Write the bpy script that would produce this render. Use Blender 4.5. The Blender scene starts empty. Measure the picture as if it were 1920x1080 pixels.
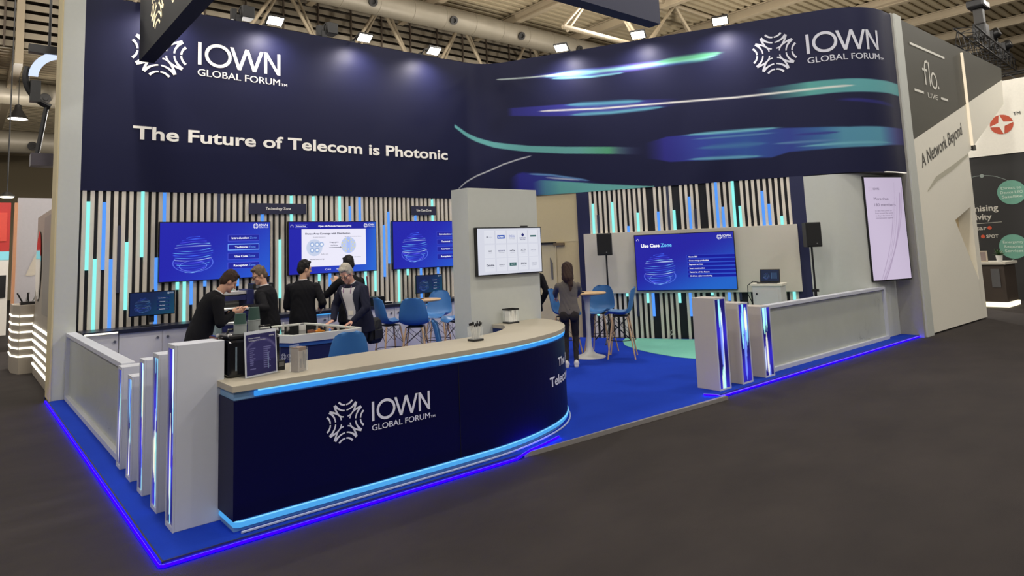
import bpy, bmesh, math, random
import numpy as np
from mathutils import Vector, Matrix, Euler

random.seed(7)
RNG = np.random.default_rng(7)
SC = bpy.context.scene
COL = SC.collection
R = math.radians

# ------------------------------------------------------------------ camera
cam_d = bpy.data.cameras.new('camera')
cam_d.sensor_width = 36.0
cam_d.lens = 1244.27 / 1920 * 36.0
cam_d.shift_y = (331.91 - 540.0) / 1920.0
cam_d.clip_start = 0.05
cam_d.clip_end = 300
cam_o = bpy.data.objects.new('camera', cam_d)
COL.objects.link(cam_o)
_r = np.array([[0.7683671, -0.6387756, -0.0397208], [0.0393685, 0.1091183, -0.9932489], [0.6387974, 0.761616, 0.1089905]])
cam_o.matrix_world = Matrix(((_r[0][0], -_r[1][0], -_r[2][0], -1.075),
                             (_r[0][1], -_r[1][1], -_r[2][1], -4.85),
                             (_r[0][2], -_r[1][2], -_r[2][2], 1.9),
                             (0, 0, 0, 1)))
SC.camera = cam_o

# ------------------------------------------------------------------ world, exposure
SC.view_settings.view_transform = 'Standard'
SC.view_settings.look = 'None'
SC.view_settings.exposure = 0.0
SC.view_settings.gamma = 1.0
SC.view_settings.use_curve_mapping = False
w = bpy.data.worlds.new('hall_air')
SC.world = w
w.use_nodes = True
bg = w.node_tree.nodes['Background']
bg.inputs[0].default_value = (1.0, 0.96, 0.92, 1)
bg.inputs[1].default_value = 0.34

# hall lamps: rows of high-bay fittings under the roof (their housings are built with the roof), and three added fill lights
HALL_LAMPS = [(-9, -18), (0, -18), (10, -18)] + [(x, -9) for x in (-9, 0.5, 10, 19.5, 29)] + [(x, -1.5) for x in (-9, 0.5, 10, 19.5, 31)] + [(x, 6) for x in (-9, 0.5, 10, 19.5)] + [(-9, 13.5), (-1, 13.5), (7, 13.5), (19.14, 12.55)]
LOW_LAMPS = [(-9.0, 27.5), (-9.0, 36.0), (0.42, 24.2), (12.0, 27.5), (25.0, 27.5), (12.0, 36.0), (25.0, 36.0)]
for (lx, ly), lz, en in [(q, 11.3, 1050) for q in HALL_LAMPS] + [(q, 7.15, 900) for q in LOW_LAMPS] + [((5.0, 14.5), 5.4, 900), ((15.0, 14.0), 5.4, 1500), ((27.0, 9.0), 4.6, 2600)]:  # last three: unseen fill lights added behind the booth to brighten deck and louvres
    ld = bpy.data.lights.new('hall_or_fill_light', 'POINT')
    ld.shadow_soft_size = 0.3
    ld.energy = en
    ld.color = (1.0, 0.95, 0.88)
    lo = bpy.data.objects.new('hall_or_fill_light', ld)
    lo.location = (lx, ly, lz)
    COL.objects.link(lo)

# ------------------------------------------------------------------ colour and materials
def lin(c):
    return tuple(((v / 255) / 12.92 if v / 255 <= 0.04045 else (((v / 255) + 0.055) / 1.055) ** 2.4) for v in c)

MATS = {}
def mat(name, rgb, rough=0.5, metal=0.0, noise=0.06, nscale=18.0, bump=0.0, bscale=200.0, spec=0.5, coat=0.0):
    """A procedural principled material: base colour broken up a little by noise, optional bump."""
    if name in MATS:
        return MATS[name]
    m = bpy.data.materials.new(name)
    m.use_nodes = True
    nt = m.node_tree
    b = nt.nodes['Principled BSDF']
    b.inputs['Roughness'].default_value = rough
    b.inputs['Metallic'].default_value = metal
    b.inputs['Specular IOR Level'].default_value = spec
    b.inputs['Coat Weight'].default_value = coat
    c = lin(rgb)
    tc = nt.nodes.new('ShaderNodeTexCoord')
    n = nt.nodes.new('ShaderNodeTexNoise')
    n.inputs['Scale'].default_value = nscale
    n.inputs['Detail'].default_value = 4
    nt.links.new(tc.outputs['Object'], n.inputs['Vector'])
    cr = nt.nodes.new('ShaderNodeMix')
    cr.data_type = 'RGBA'
    cr.inputs[6].default_value = tuple(v * (1 - noise) for v in c) + (1,)
    cr.inputs[7].default_value = tuple(min(1, v * (1 + noise)) for v in c) + (1,)
    nt.links.new(n.outputs['Fac'], cr.inputs[0])
    nt.links.new(cr.outputs[2], b.inputs['Base Color'])
    if bump > 0:
        n2 = nt.nodes.new('ShaderNodeTexNoise')
        n2.inputs['Scale'].default_value = bscale
        n2.inputs['Detail'].default_value = 3
        nt.links.new(tc.outputs['Object'], n2.inputs['Vector'])
        bp = nt.nodes.new('ShaderNodeBump')
        bp.inputs['Strength'].default_value = bump
        bp.inputs['Distance'].default_value = 0.01
        nt.links.new(n2.outputs['Fac'], bp.inputs['Height'])
        nt.links.new(bp.outputs['Normal'], b.inputs['Normal'])
    MATS[name] = m
    return m

def glow(name, rgb, strength=1.0):
    if name in MATS:
        return MATS[name]
    m = bpy.data.materials.new(name)
    m.use_nodes = True
    nt = m.node_tree
    nt.nodes.clear()
    e = nt.nodes.new('ShaderNodeEmission')
    e.inputs[0].default_value = lin(rgb) + (1,)
    e.inputs[1].default_value = strength
    o = nt.nodes.new('ShaderNodeOutputMaterial')
    nt.links.new(e.outputs[0], o.inputs[0])
    MATS[name] = m
    return m

def print_mat(name, emit=0.0, rough=0.45):
    """Printed graphic or lit display: the colours are the mesh's 'ink' attribute."""
    if name in MATS:
        return MATS[name]
    m = bpy.data.materials.new(name)
    m.use_nodes = True
    nt = m.node_tree
    b = nt.nodes['Principled BSDF']
    a = nt.nodes.new('ShaderNodeAttribute')
    a.attribute_name = 'ink'
    if emit > 0:
        b.inputs['Base Color'].default_value = (0.004, 0.004, 0.005, 1)
        nt.links.new(a.outputs['Color'], b.inputs['Emission Color'])
        b.inputs['Emission Strength'].default_value = emit
        b.inputs['Roughness'].default_value = 0.25
        b.inputs['Specular IOR Level'].default_value = 0.2
    else:
        nt.links.new(a.outputs['Color'], b.inputs['Base Color'])
        b.inputs['Roughness'].default_value = rough
        b.inputs['Specular IOR Level'].default_value = 0.2
    MATS[name] = m
    return m

def frosted(name, rgb, rough=0.35, alpha=0.85):
    m = mat(name, rgb, rough, noise=0.08, nscale=3.0)
    m.node_tree.nodes['Principled BSDF'].inputs['Alpha'].default_value = alpha
    return m

def glass(name, tint=(235, 240, 240), alpha=0.22, rough=0.05):
    if name in MATS:
        return MATS[name]
    m = mat(name, tint, rough, noise=0.02)
    m.node_tree.nodes['Principled BSDF'].inputs['Alpha'].default_value = alpha
    return m

# ------------------------------------------------------------------ mesh builder
class MB:
    def __init__(s):
        s.v, s.f = [], []
    def add(s, vs, fs):
        o = len(s.v)
        s.v += [tuple(map(float, p)) for p in vs]
        s.f += [tuple(i + o for i in f) for f in fs]
        return s
    def box(s, x0, x1, y0, y1, z0, z1, M=None):
        vs = [(x0, y0, z0), (x1, y0, z0), (x1, y1, z0), (x0, y1, z0), (x0, y0, z1), (x1, y0, z1), (x1, y1, z1), (x0, y1, z1)]
        if M is not None:
            vs = [tuple(M @ Vector(p)) for p in vs]
        return s.add(vs, [(0, 3, 2, 1), (4, 5, 6, 7), (0, 1, 5, 4), (1, 2, 6, 5), (2, 3, 7, 6), (3, 0, 4, 7)])
    def prism(s, poly, z0, z1, M=None):
        """poly: (x, y) counter-clockwise; side walls and n-gon caps."""
        n = len(poly)
        vs = [(x, y, z0) for x, y in poly] + [(x, y, z1) for x, y in poly]
        if M is not None:
            vs = [tuple(M @ Vector(p)) for p in vs]
        fs = [tuple(range(n - 1, -1, -1)), tuple(range(n, 2 * n))]
        fs += [(i, (i + 1) % n, n + (i + 1) % n, n + i) for i in range(n)]
        return s.add(vs, fs)
    def tube(s, pts, r, n=10, cap=True):
        """Tube along points; r a number or one radius per point."""
        pts = [Vector(p) for p in pts]
        k = len(pts)
        rs = r if isinstance(r, (list, tuple)) else [r] * k
        ring0 = len(s.v)
        up = None
        for i, p in enumerate(pts):
            t = (pts[min(i + 1, k - 1)] - pts[max(i - 1, 0)])
            t = t.normalized() if t.length > 1e-9 else Vector((0, 0, 1))
            if up is None:
                up = Vector((0, 0, 1)) if abs(t.z) < 0.9 else Vector((1, 0, 0))
            u = (up - t * up.dot(t))
            u = u.normalized() if u.length > 1e-6 else t.orthogonal().normalized()
            up = u
            wv = t.cross(u)
            for j in range(n):
                a = 2 * math.pi * j / n
                s.v.append(tuple(p + (u * math.cos(a) + wv * math.sin(a)) * rs[i]))
        for i in range(k - 1):
            for j in range(n):
                a, b = ring0 + i * n + j, ring0 + i * n + (j + 1) % n
                s.f.append((a, b, b + n, a + n))
        if cap:
            s.f.append(tuple(ring0 + j for j in range(n - 1, -1, -1)))
            s.f.append(tuple(ring0 + (k - 1) * n + j for j in range(n)))
        return s
    def lathe(s, prof, n=24, M=None, cap=True):
        o = len(s.v)
        k = len(prof)
        for r_, z in prof:
            for j in range(n):
                a = 2 * math.pi * j / n
                p = Vector((r_ * math.cos(a), r_ * math.sin(a), z))
                s.v.append(tuple(M @ p if M is not None else p))
        for i in range(k - 1):
            for j in range(n):
                a, b = o + i * n + j, o + i * n + (j + 1) % n
                s.f.append((a, b, b + n, a + n))
        if cap:
            s.f.append(tuple(o + j for j in range(n - 1, -1, -1)))
            s.f.append(tuple(o + (k - 1) * n + j for j in range(n)))
        return s
    def ring(s, c, R0, r, n=28, m=8, M=None):
        o = len(s.v)
        for i in range(n):
            a = 2 * math.pi * i / n
            for j in range(m):
                b = 2 * math.pi * j / m
                p = Vector((c[0] + (R0 + r * math.cos(b)) * math.cos(a), c[1] + (R0 + r * math.cos(b)) * math.sin(a), c[2] + r * math.sin(b)))
                s.v.append(tuple(M @ p if M is not None else p))
        for i in range(n):
            for j in range(m):
                s.f.append((o + i * m + j, o + ((i + 1) % n) * m + j, o + ((i + 1) % n) * m + (j + 1) % m, o + i * m + (j + 1) % m))
        return s
    def build(s, name, m, parent=None, smooth=False, bevel=0.0, loc=None):
        me = bpy.data.meshes.new(name)
        me.from_pydata(s.v, [], s.f)
        me.update()
        bm = bmesh.new()
        bm.from_mesh(me)
        bmesh.ops.recalc_face_normals(bm, faces=bm.faces)
        bm.to_mesh(me)
        bm.free()
        o = bpy.data.objects.new(name, me)
        COL.objects.link(o)
        if m is not None:
            me.materials.append(m)
        if smooth:
            for p in me.polygons:
                p.use_smooth = True
            try:
                me.set_sharp_from_angle(angle=R(40))
            except Exception:
                pass
        if bevel > 0:
            b = o.modifiers.new('edge', 'BEVEL')
            b.width = bevel
            b.segments = 2
            b.limit_method = 'ANGLE'
        if parent is not None:
            o.parent = parent
        if loc is not None:
            o.location = loc
        return o

def tag(o, label=None, cat=None, group=None, kind=None):
    for k, v in (('label', label), ('category', cat), ('group', group), ('kind', kind)):
        if v:
            o[k] = v
    return o

def thing(name, label, cat, loc=(0, 0, 0), rz=0.0, group=None):
    o = bpy.data.objects.new(name, None)
    o.empty_display_size = 0.1
    COL.objects.link(o)
    o.location = loc
    o.rotation_euler = (0, 0, rz)
    return tag(o, label, cat, group)

def copy_thing(root, loc, rz, label, group=None):
    def rec(o, parent):
        c = o.copy()
        COL.objects.link(c)
        c.parent = parent
        for ch in [x for x in KIDS.get(o.name, [])]:
            rec(ch, c)
        return c
    KIDS = {}
    for x in list(SC.objects):
        if x.parent is not None:
            KIDS.setdefault(x.parent.name, []).append(x)
    c = rec(root, None)
    c.location = loc
    c.rotation_euler = (0, 0, rz)
    c['label'] = label
    if group:
        c['group'] = group
    return c

# ------------------------------------------------------------------ lettering
_tc = {}
def glyph_mesh(text, bold=0.0, spacing=1.0):
    key = (text, bold, spacing)
    if key in _tc:
        return _tc[key]
    cu = bpy.data.curves.new('glyphs', 'FONT')
    cu.body = text
    cu.size = 1.0
    cu.offset = bold
    cu.space_character = spacing
    cu.resolution_u = 4
    ob = bpy.data.objects.new('glyphs', cu)
    COL.objects.link(ob)
    bpy.context.view_layer.update()
    dg = bpy.context.evaluated_depsgraph_get()
    me = bpy.data.meshes.new_from_object(ob.evaluated_get(dg))
    vs = np.array([v.co[:2] for v in me.vertices])
    fs = [tuple(p.vertices) for p in me.polygons]
    bpy.data.objects.remove(ob)
    bpy.data.curves.remove(cu)
    bpy.data.meshes.remove(me)
    _tc[key] = (vs, fs)
    return _tc[key]

def raised(fn, a, b, h):
    """fn(a, b) moved a hair towards the reader, so that strokes that cross do not share a plane."""
    p = Vector(fn(a, b))
    if h == 0:
        return tuple(p)
    n = (Vector(fn(a + .002, b)) - p).cross(Vector(fn(a, b + .002)) - p)
    return tuple(p + n.normalized() * h) if n.length > 0 else tuple(p)

_LIFT = [0]
_H = {}
def put_text(mb, text, fn, x0, y0, width=None, cap=0.1, bold=0.0, spacing=1.0, align='L', split=0):
    """Adds the text to MB, through fn(a, b) -> 3D point. x0, y0 the baseline start; cap the capital height; width fits the length."""
    if bold not in _H:
        hv, _ = glyph_mesh('H', bold)
        _H[bold] = (hv[:, 1].min(), hv[:, 1].max())
    strikes = (0.0,)
    if bold > 0 and 'M' in text:            # heavier letters by striking twice, clear of the M's joints
        strikes, bold = (-bold * .9, bold * .9), 0.0
        if 0.0 not in _H:
            hv, _ = glyph_mesh('H', 0.0)
            _H[0.0] = (hv[:, 1].min(), hv[:, 1].max())
    vs, fs = glyph_mesh(text, bold, spacing)
    h0, h1 = _H[bold]
    sy = cap / (h1 - h0)
    sx = sy if width is None else width / (vs[:, 0].max() - vs[:, 0].min())
    X = (vs[:, 0] - vs[:, 0].min()) * sx
    if align == 'C':
        X = X - X.max() / 2
    if align == 'R':
        X = X - X.max()
    Y = (vs[:, 1] - h0) * sy
    for q, dx in enumerate(strikes):
        mb.add([raised(fn, x0 + a + dx * sy, y0 + b, q * .0005) for a, b in zip(X, Y)], fs)
    return mb

def tx(parent, name, m, text, fn, *a, **k):
    """One line of lettering as a part of its own."""
    return put_text(MB(), text, fn, *a, **k).build(name, m, parent)

def plane_fn(o, u, off=0.0, v=(0, 0, 1)):
    """(a, b) -> o + a*u + b*v, lifted off the plane towards the reader (u x v)."""
    o, u, v = Vector(o), Vector(u).normalized(), Vector(v).normalized()
    n = u.cross(v).normalized()
    return lambda a, b: tuple(o + u * a + v * b + n * off)

def stroke(mb, fn, pts, wd):
    """Flat line of given width(s) through 2D points."""
    pts = [Vector((p[0], p[1])) for p in pts]
    k = len(pts)
    ws = wd if isinstance(wd, (list, tuple)) else [wd] * k
    L, Rr = [], []
    _LIFT[0] = (_LIFT[0] + 1) % 9
    up = _LIFT[0] * .0005
    for i, p in enumerate(pts):
        t = pts[min(i + 1, k - 1)] - pts[max(i - 1, 0)]
        t = t.normalized()
        n = Vector((-t.y, t.x)) * ws[i] / 2
        L.append(raised(fn, p.x + n.x, p.y + n.y, up))
        Rr.append(raised(fn, p.x - n.x, p.y - n.y, up))
    o = len(mb.v)
    mb.v += L + Rr
    for i in range(k - 1):
        mb.f.append((o + i, o + i + 1, o + k + i + 1, o + k + i))

def rect(mb, fn, x0, y0, x1, y1):
    mb.add([fn(x0, y0), fn(x1, y0), fn(x1, y1), fn(x0, y1)], [(0, 1, 2, 3)])

def disc(mb, fn, cx, cy, rx, ry=None, n=28):
    ry = ry or rx
    mb.add([fn(cx + rx * math.cos(2 * math.pi * i / n), cy + ry * math.sin(2 * math.pi * i / n)) for i in range(n)], [tuple(range(n))])

def emblem(mb, fn, cx, cy, s):
    """The four-way radiating mark of arcs and crossing strokes; s = half its size."""
    def rot(p, k):
        x, y = p
        for _ in range(k):
            x, y = -y, x
        return (cx + x * s, cy + y * s)
    def bez(a, b, c, n=9):
        return [((1 - t) ** 2 * a[0] + 2 * t * (1 - t) * b[0] + t * t * c[0], (1 - t) ** 2 * a[1] + 2 * t * (1 - t) * b[1] + t * t * c[1]) for t in [i / (n - 1) for i in range(n)]]
    ramp = lambda a, b, n=9: [s * (a + (b - a) * (i / (n - 1)) ** 1.6) for i in range(n)]
    for k in range(4):
        for m in (1, -1):
            fl = lambda P: [rot((p[0] * m, p[1]), k) for p in P]
            stroke(mb, fn, fl(bez((.03, .80), (.22, .80), (.36, .97))), ramp(.07, .10))
            stroke(mb, fn, fl(bez((.05, .53), (.33, .55), (.57, .84))), ramp(.06, .13))
            stroke(mb, fn, fl(bez((.10, .235), (.20, .235), (.285, .30), 5) + bez((.285, .30), (.50, .47), (.57, .84), 9)[1:]), ramp(.06, .06, 5) + ramp(.06, .12, 9)[1:])

def iown_logo(mb, fn, x0, y0, w):
    """Emblem, IOWN, GLOBAL FORUM and a small TM; x0, y0 lower left, w the whole width."""
    s = w * 0.161
    emblem(mb, fn, x0 + s, y0 + s * 1.02, s)
    xt = x0 + w * 0.392
    W = w * 0.555
    fn0 = lambda a, b: fn(a, b)
    # letters drawn as strokes: I O W N
    h, b, t = w * 0.154, y0 + w * 0.120, w * 0.022
    cx = lambda q: xt + W * q
    stroke(mb, fn0, [(cx(.02), b), (cx(.02), b + h)], t)
    n = 33
    oc, orx, ory = cx(.235), W * .158 - t / 2, h * .535 - t / 2
    stroke(mb, fn0, [(oc + orx * math.cos(2 * math.pi * i / (n - 1)), b + h / 2 + ory * math.sin(2 * math.pi * i / (n - 1))) for i in range(n)], t)
    def leg(a0, b0, a1, b1, tt):
        """Slanted letter stroke with level ends."""
        xa, xb = cx(a0), cx(a1)
        wx = tt * math.hypot(xb - xa, h) / h / 2
        _LIFT[0] = (_LIFT[0] + 1) % 9
        u_ = _LIFT[0] * .0005
        mb.add([raised(fn0, xa - wx, b + h * b0, u_), raised(fn0, xa + wx, b + h * b0, u_), raised(fn0, xb + wx, b + h * b1, u_), raised(fn0, xb - wx, b + h * b1, u_)], [(0, 1, 2, 3)])
    for (a0, b0, a1, b1) in ((.395, 1, .487, 0), (.487, 0, .58, 1), (.58, 1, .672, 0), (.672, 0, .765, 1)):
        leg(a0, b0, a1, b1, t)
    for (a0, b0, a1, b1) in ((.815, 0, .815, 1), (.815, 1, .985, 0), (.985, 0, .985, 1)):
        leg(a0, b0, a1, b1, t * .95)
    put_text(mb, 'GLOBAL FORUM', fn, xt, y0 + w * 0.045, W, w * 0.045, bold=0.012)
    put_text(mb, 'TM', fn, xt + W + w * .008, y0 + w * .045, w * .045, w * .018, bold=0.02)

# ------------------------------------------------------------------ painted grids (prints and displays)
def ink_grid(name, m, fn, W, H, nx, ny, paint, parent=None):
    """A W x H panel of nx x ny cells through fn(a, b); paint(X, Y) -> sRGB 0..255 array per vertex."""
    xs, ys = np.linspace(0, W, nx + 1), np.linspace(0, H, ny + 1)
    X, Y = np.meshgrid(xs, ys)
    return ink_mesh(name, m, fn, X, Y, paint, parent)

def ink_mesh(name, m, fn, X, Y, paint, parent=None):
    ny, nx = X.shape
    P = np.array([fn(a, b) for a, b in zip(X.ravel(), Y.ravel())], dtype=np.float32)
    idx = np.arange(nx * ny).reshape(ny, nx)
    F = np.stack([idx[:-1, :-1], idx[:-1, 1:], idx[1:, 1:], idx[1:, :-1]], -1).reshape(-1, 4)
    me = bpy.data.meshes.new(name)
    me.vertices.add(len(P))
    me.vertices.foreach_set('co', P.ravel())
    me.loops.add(F.size)
    me.loops.foreach_set('vertex_index', F.ravel().astype(np.int32))
    me.polygons.add(len(F))
    me.polygons.foreach_set('loop_start', np.arange(0, F.size, 4, dtype=np.int32))
    me.polygons.foreach_set('loop_total', np.full(len(F), 4, dtype=np.int32))
    me.update()
    c = np.clip(paint(X, Y).reshape(-1, 3) / 255.0, 0, 1)
    c = np.where(c <= 0.04045, c / 12.92, ((c + 0.055) / 1.055) ** 2.4)
    at = me.attributes.new('ink', 'FLOAT_COLOR', 'POINT')
    at.data.foreach_set('color', np.concatenate([c, np.ones((len(c), 1))], 1).astype(np.float32).ravel())
    me.materials.append(m)
    o = bpy.data.objects.new(name, me)
    COL.objects.link(o)
    if parent is not None:
        o.parent = parent
    return o

def blend(img, col, a):
    return img * (1 - a[..., None]) + np.array(col, float) * a[..., None]

def sstep(a, b, x):
    t = np.clip((x - a) / (b - a), 0, 1)
    return t * t * (3 - 2 * t)
# ------------------------------------------------------------------ materials of the place
WHITE = mat('white_laminate', (206, 205, 200), 0.55, noise=0.03)
PANEL = mat('painted_panel', (193, 196, 190), 0.6, noise=0.03)
CREAM = mat('cream_wall', (202, 188, 148), 0.7, noise=0.03)
NAVY = mat('navy_board', (22, 26, 58), 0.55, noise=0.05)
NAVY_COUNTER = mat('navy_vinyl', (7, 8, 56), 0.42, noise=0.05, spec=0.14)
BLACK = mat('black_plastic', (14, 14, 16), 0.45)
GLOSS_BLACK = mat('gloss_black', (10, 10, 13), 0.14, spec=0.6)
STEEL = mat('brushed_steel', (150, 150, 150), 0.35, metal=0.9)
DARK_METAL = mat('dark_metal', (38, 36, 34), 0.5, metal=0.3)
INK_WHITE = mat('white_vinyl', (250, 247, 238), 0.5, noise=0.01)
INK_SILVER = mat('pale_vinyl', (200, 202, 214), 0.5, noise=0.01)
BEIGE_STEEL = mat('beige_painted_steel', (150, 136, 112), 0.6, noise=0.1, nscale=2.0)
GREY_DUCT = mat('grey_duct', (132, 124, 108), 0.5, metal=0.2, noise=0.15, nscale=1.5)
CYAN_BAR = glow('aqua_light', (150, 252, 246), 1.0)
BLUE_BAR = glow('blue_light', (88, 158, 255), 1.0)
OFF_BAR = mat('unlit_bar', (52, 58, 82), 0.35)
LED_AQUA = glow('aqua_led', (78, 165, 235), 1.0)
LED_EDGE = glow('edge_led', (128, 208, 255), 1.2)
LED_SKY = glow('sky_blue_led', (58, 148, 236), 1.0)
LED_VIOLET = glow('violet_led', (8, 0, 255), 24.0)
LED_WHITE = glow('white_led', (255, 250, 232), 1.6)

# ------------------------------------------------------------------ floors
def carpet(name, rgb, rgb2, scale=1.6):
    m = mat(name, rgb, 0.95, noise=0.12, nscale=160.0, bump=0.35, bscale=260.0, spec=0.15)
    nt = m.node_tree
    b = nt.nodes['Principled BSDF']
    src = b.inputs['Base Color'].links[0].from_socket
    tc = nt.nodes.new('ShaderNodeTexCoord')
    mp = nt.nodes.new('ShaderNodeMapping')
    mp.inputs['Scale'].default_value = (0.6, 1.1, 1)
    mp.inputs['Rotation'].default_value = (0, 0, R(8))
    n = nt.nodes.new('ShaderNodeTexNoise')
    n.inputs['Scale'].default_value = scale
    n.inputs['Detail'].default_value = 6
    n.inputs['Roughness'].default_value = 0.65
    rmp = nt.nodes.new('ShaderNodeValToRGB')
    rmp.color_ramp.elements[0].position, rmp.color_ramp.elements[1].position = 0.35, 0.7
    mx = nt.nodes.new('ShaderNodeMix')
    mx.data_type = 'RGBA'
    mx.inputs[7].default_value = lin(rgb2) + (1,)
    nt.links.new(tc.outputs['Object'], mp.inputs[0])
    nt.links.new(mp.outputs[0], n.inputs['Vector'])
    nt.links.new(n.outputs['Fac'], rmp.inputs[0])
    nt.links.new(rmp.outputs[0], mx.inputs[0])
    nt.links.new(src, mx.inputs[6])
    nt.links.new(mx.outputs[2], b.inputs['Base Color'])
    return m

tag(MB().box(-25, 60, -25, 60, -0.2, 0.0).build('floor', carpet('hall_carpet', (52, 48, 47), (60, 55, 53))), kind='structure')

# right boundary of the booth: the slanted wall, then the recess by the post
PZ = 0.04
plat = [(0, 0), (3.05, 0.0), (3.55, 0.12), (3.9, -0.06), (6.02, -0.06), (6.12, 0.0), (13.05, 0.0), (13.05, 0.42), (11.6, 0.7), (8.3, 6.93), (7.5, 7.3), (0, 7.3)]
BLUE_CARPET = carpet('blue_carpet', (18, 54, 168), (24, 62, 182), 0.8)
p = MB().prism([(0, 0), (3.0, 0.0), (6.1, -0.08), (6.1, 0.0), (13.05, 0.0), (13.05, 0.42), (11.6, 0.7), (8.3, 6.93), (7.5, 7.3), (0, 7.3)], 0.001, PZ).build('floor_platform', BLUE_CARPET)
tag(p, kind='structure')
# the sea-green area in front of the stage wall
def arc_pts(c, rx, ry, a0, a1, n=18):
    return [(c[0] + rx * math.cos(R(a0 + (a1 - a0) * i / n)), c[1] + ry * math.sin(R(a0 + (a1 - a0) * i / n))) for i in range(n + 1)]
teal = [(9.35, 4.22), (9.0, 4.0), (8.6, 3.6), (8.35, 3.13), (8.17, 2.6), (8.08, 2.05), (8.13, 1.6), (8.35, 1.15), (8.8, 0.8), (9.4, 0.62), (10.4, 0.55), (11.05, 0.62)]
tag(MB().prism(teal, PZ + 0.001, PZ + 0.006).build('floor_inlay', carpet('teal_carpet', (118, 190, 170), (128, 200, 180), 0.8)), kind='structure')
# metal edge of the carpet at the entrance, black skirt of the platform
tag(MB().prism([(3.0, -0.012), (6.15, -0.125), (6.15, -0.08), (3.0, 0.0)], 0.001, PZ + 0.004).build('trim_1', mat('carpet_edge', (132, 128, 126), .5)), kind='structure')
s = MB()
s.box(-0.012, 0.0, -0.012, 7.0, 0.018, PZ + 0.004).box(0.0, 3.0, -0.012, 0.0, 0.018, PZ + 0.004).box(6.15, 13.05, -0.012, 0.0, 0.018, PZ + 0.004)
tag(s.build('trim_2', mat('dark_edge', (58, 56, 60), 0.4, metal=0.5)), kind='structure')
# light tubes that glow under the platform's edge
def led_run(label, pts, name='led_tube', core=1.0):
    t = thing(name, label, 'light strip', (0, 0, 0))
    b = MB().tube(pts, 0.0095, 8)
    b.build('tube', LED_VIOLET, t, smooth=True)
    q = [Vector(x) + Vector((0, 0, 0.0105)) for x in pts]
    MB().tube(q, 0.0035 * core, 6).build('bright_line', glow('pale_violet_led', (140, 120, 255), 1.3), t)
    return t
led_run('violet light tube along the left side and front of the platform', [(-0.02, 6.95, 0.016), (-0.02, 3.5, 0.016), (-0.02, 0.0, 0.016), (0.0, -0.02, 0.016), (1.5, -0.02, 0.016), (2.9, -0.022, 0.016), (2.99, -0.018, 0.04), (3.08, -0.005, PZ + 0.012), (3.3, 0.04, PZ + 0.012), (3.56, 0.12, PZ + 0.012)], core=.2)
led_run('violet light tube at the foot of the right-hand low glass wall', [(5.98, 0.1, PZ + 0.016), (6.06, -0.02, PZ + 0.012), (6.16, -0.024, 0.02), (9.5, -0.024, 0.02), (12.60, -0.024, 0.02)])

# ------------------------------------------------------------------ hall roof
LOUVRE = mat('louvre_blade', (146, 136, 118), 0.6, noise=0.1, nscale=1.0)
YL = 22.0
b = MB()
b.box(-12, 56, YL + 0.55, YL + 0.6, 9.22, 14.0)
tag(b.build('wall_back', mat('louvre_backing', (64, 56, 46), 0.9)), kind='structure')
b = MB()
z = 9.25
while z < 13.6:
    b.add([(-12, YL - 0.03, z), (56, YL - 0.03, z), (56, YL + 0.05, z + 0.23), (-12, YL + 0.05, z + 0.23), (-12, YL, z), (56, YL, z), (56, YL + 0.08, z + 0.23), (-12, YL + 0.08, z + 0.23)], [(0, 1, 2, 3), (7, 6, 5, 4), (0, 4, 5, 1), (3, 2, 6, 7)])
    z += 0.33
tag(b.build('wall_louvre', LOUVRE), kind='structure')
b = MB()
for i in range(44):
    x = -11 + i * 1.55
    b.box(x - .03, x + .03, YL - 0.09, YL - 0.02, 9.2, 13.6)
tag(b.build('trim_3', mat('mullion', (74, 62, 50), 0.7)), kind='structure')

def deck(name, x0, x1, y0, y1, z, m, pitch=0.42):
    """Corrugated deck: ribs run along X."""
    b = MB()
    y = y0
    prof = []
    while y < y1:
        prof += [(y, z), (y + pitch * .45, z), (y + pitch * .55, z + .11), (y + pitch * .95, z + .11)]
        y += pitch
    vs = [(x0, a, c) for a, c in prof] + [(x1, a, c) for a, c in prof]
    n = len(prof)
    b.add(vs, [(i, i + 1, n + i + 1, n + i) for i in range(n - 1)])
    return tag(b.build(name, m), kind='structure')
DECK = mat('roof_deck', (158, 144, 116), 0.65, noise=0.06, nscale=0.6)
deck('ceiling', -12, 56, -16, YL, 13.2, DECK)
deck('ceiling_lower', -30, 56, YL, 48, 9.2, DECK, 0.36)
roof_post = tag(MB().box(.14, .36, YL - .4, YL - .12, 8.6, 13.1).build('trim_7', BEIGE_STEEL), kind='structure')
tag(MB().box(.12, .38, YL - .1, 47.9, 8.62, 9.1).build('trim_8', BEIGE_STEEL), kind='structure')
tag(MB().box(-30, 56, 48, 48.3, 0, 9.4).build('wall_far', mat('far_wall', (120, 108, 84), 0.8)), kind='structure')
tag(MB().box(57, 57.3, -16, 48, 0, 14).build('wall_right', mat('far_wall_dark', (96, 84, 66), 0.8)), kind='structure')

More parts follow.
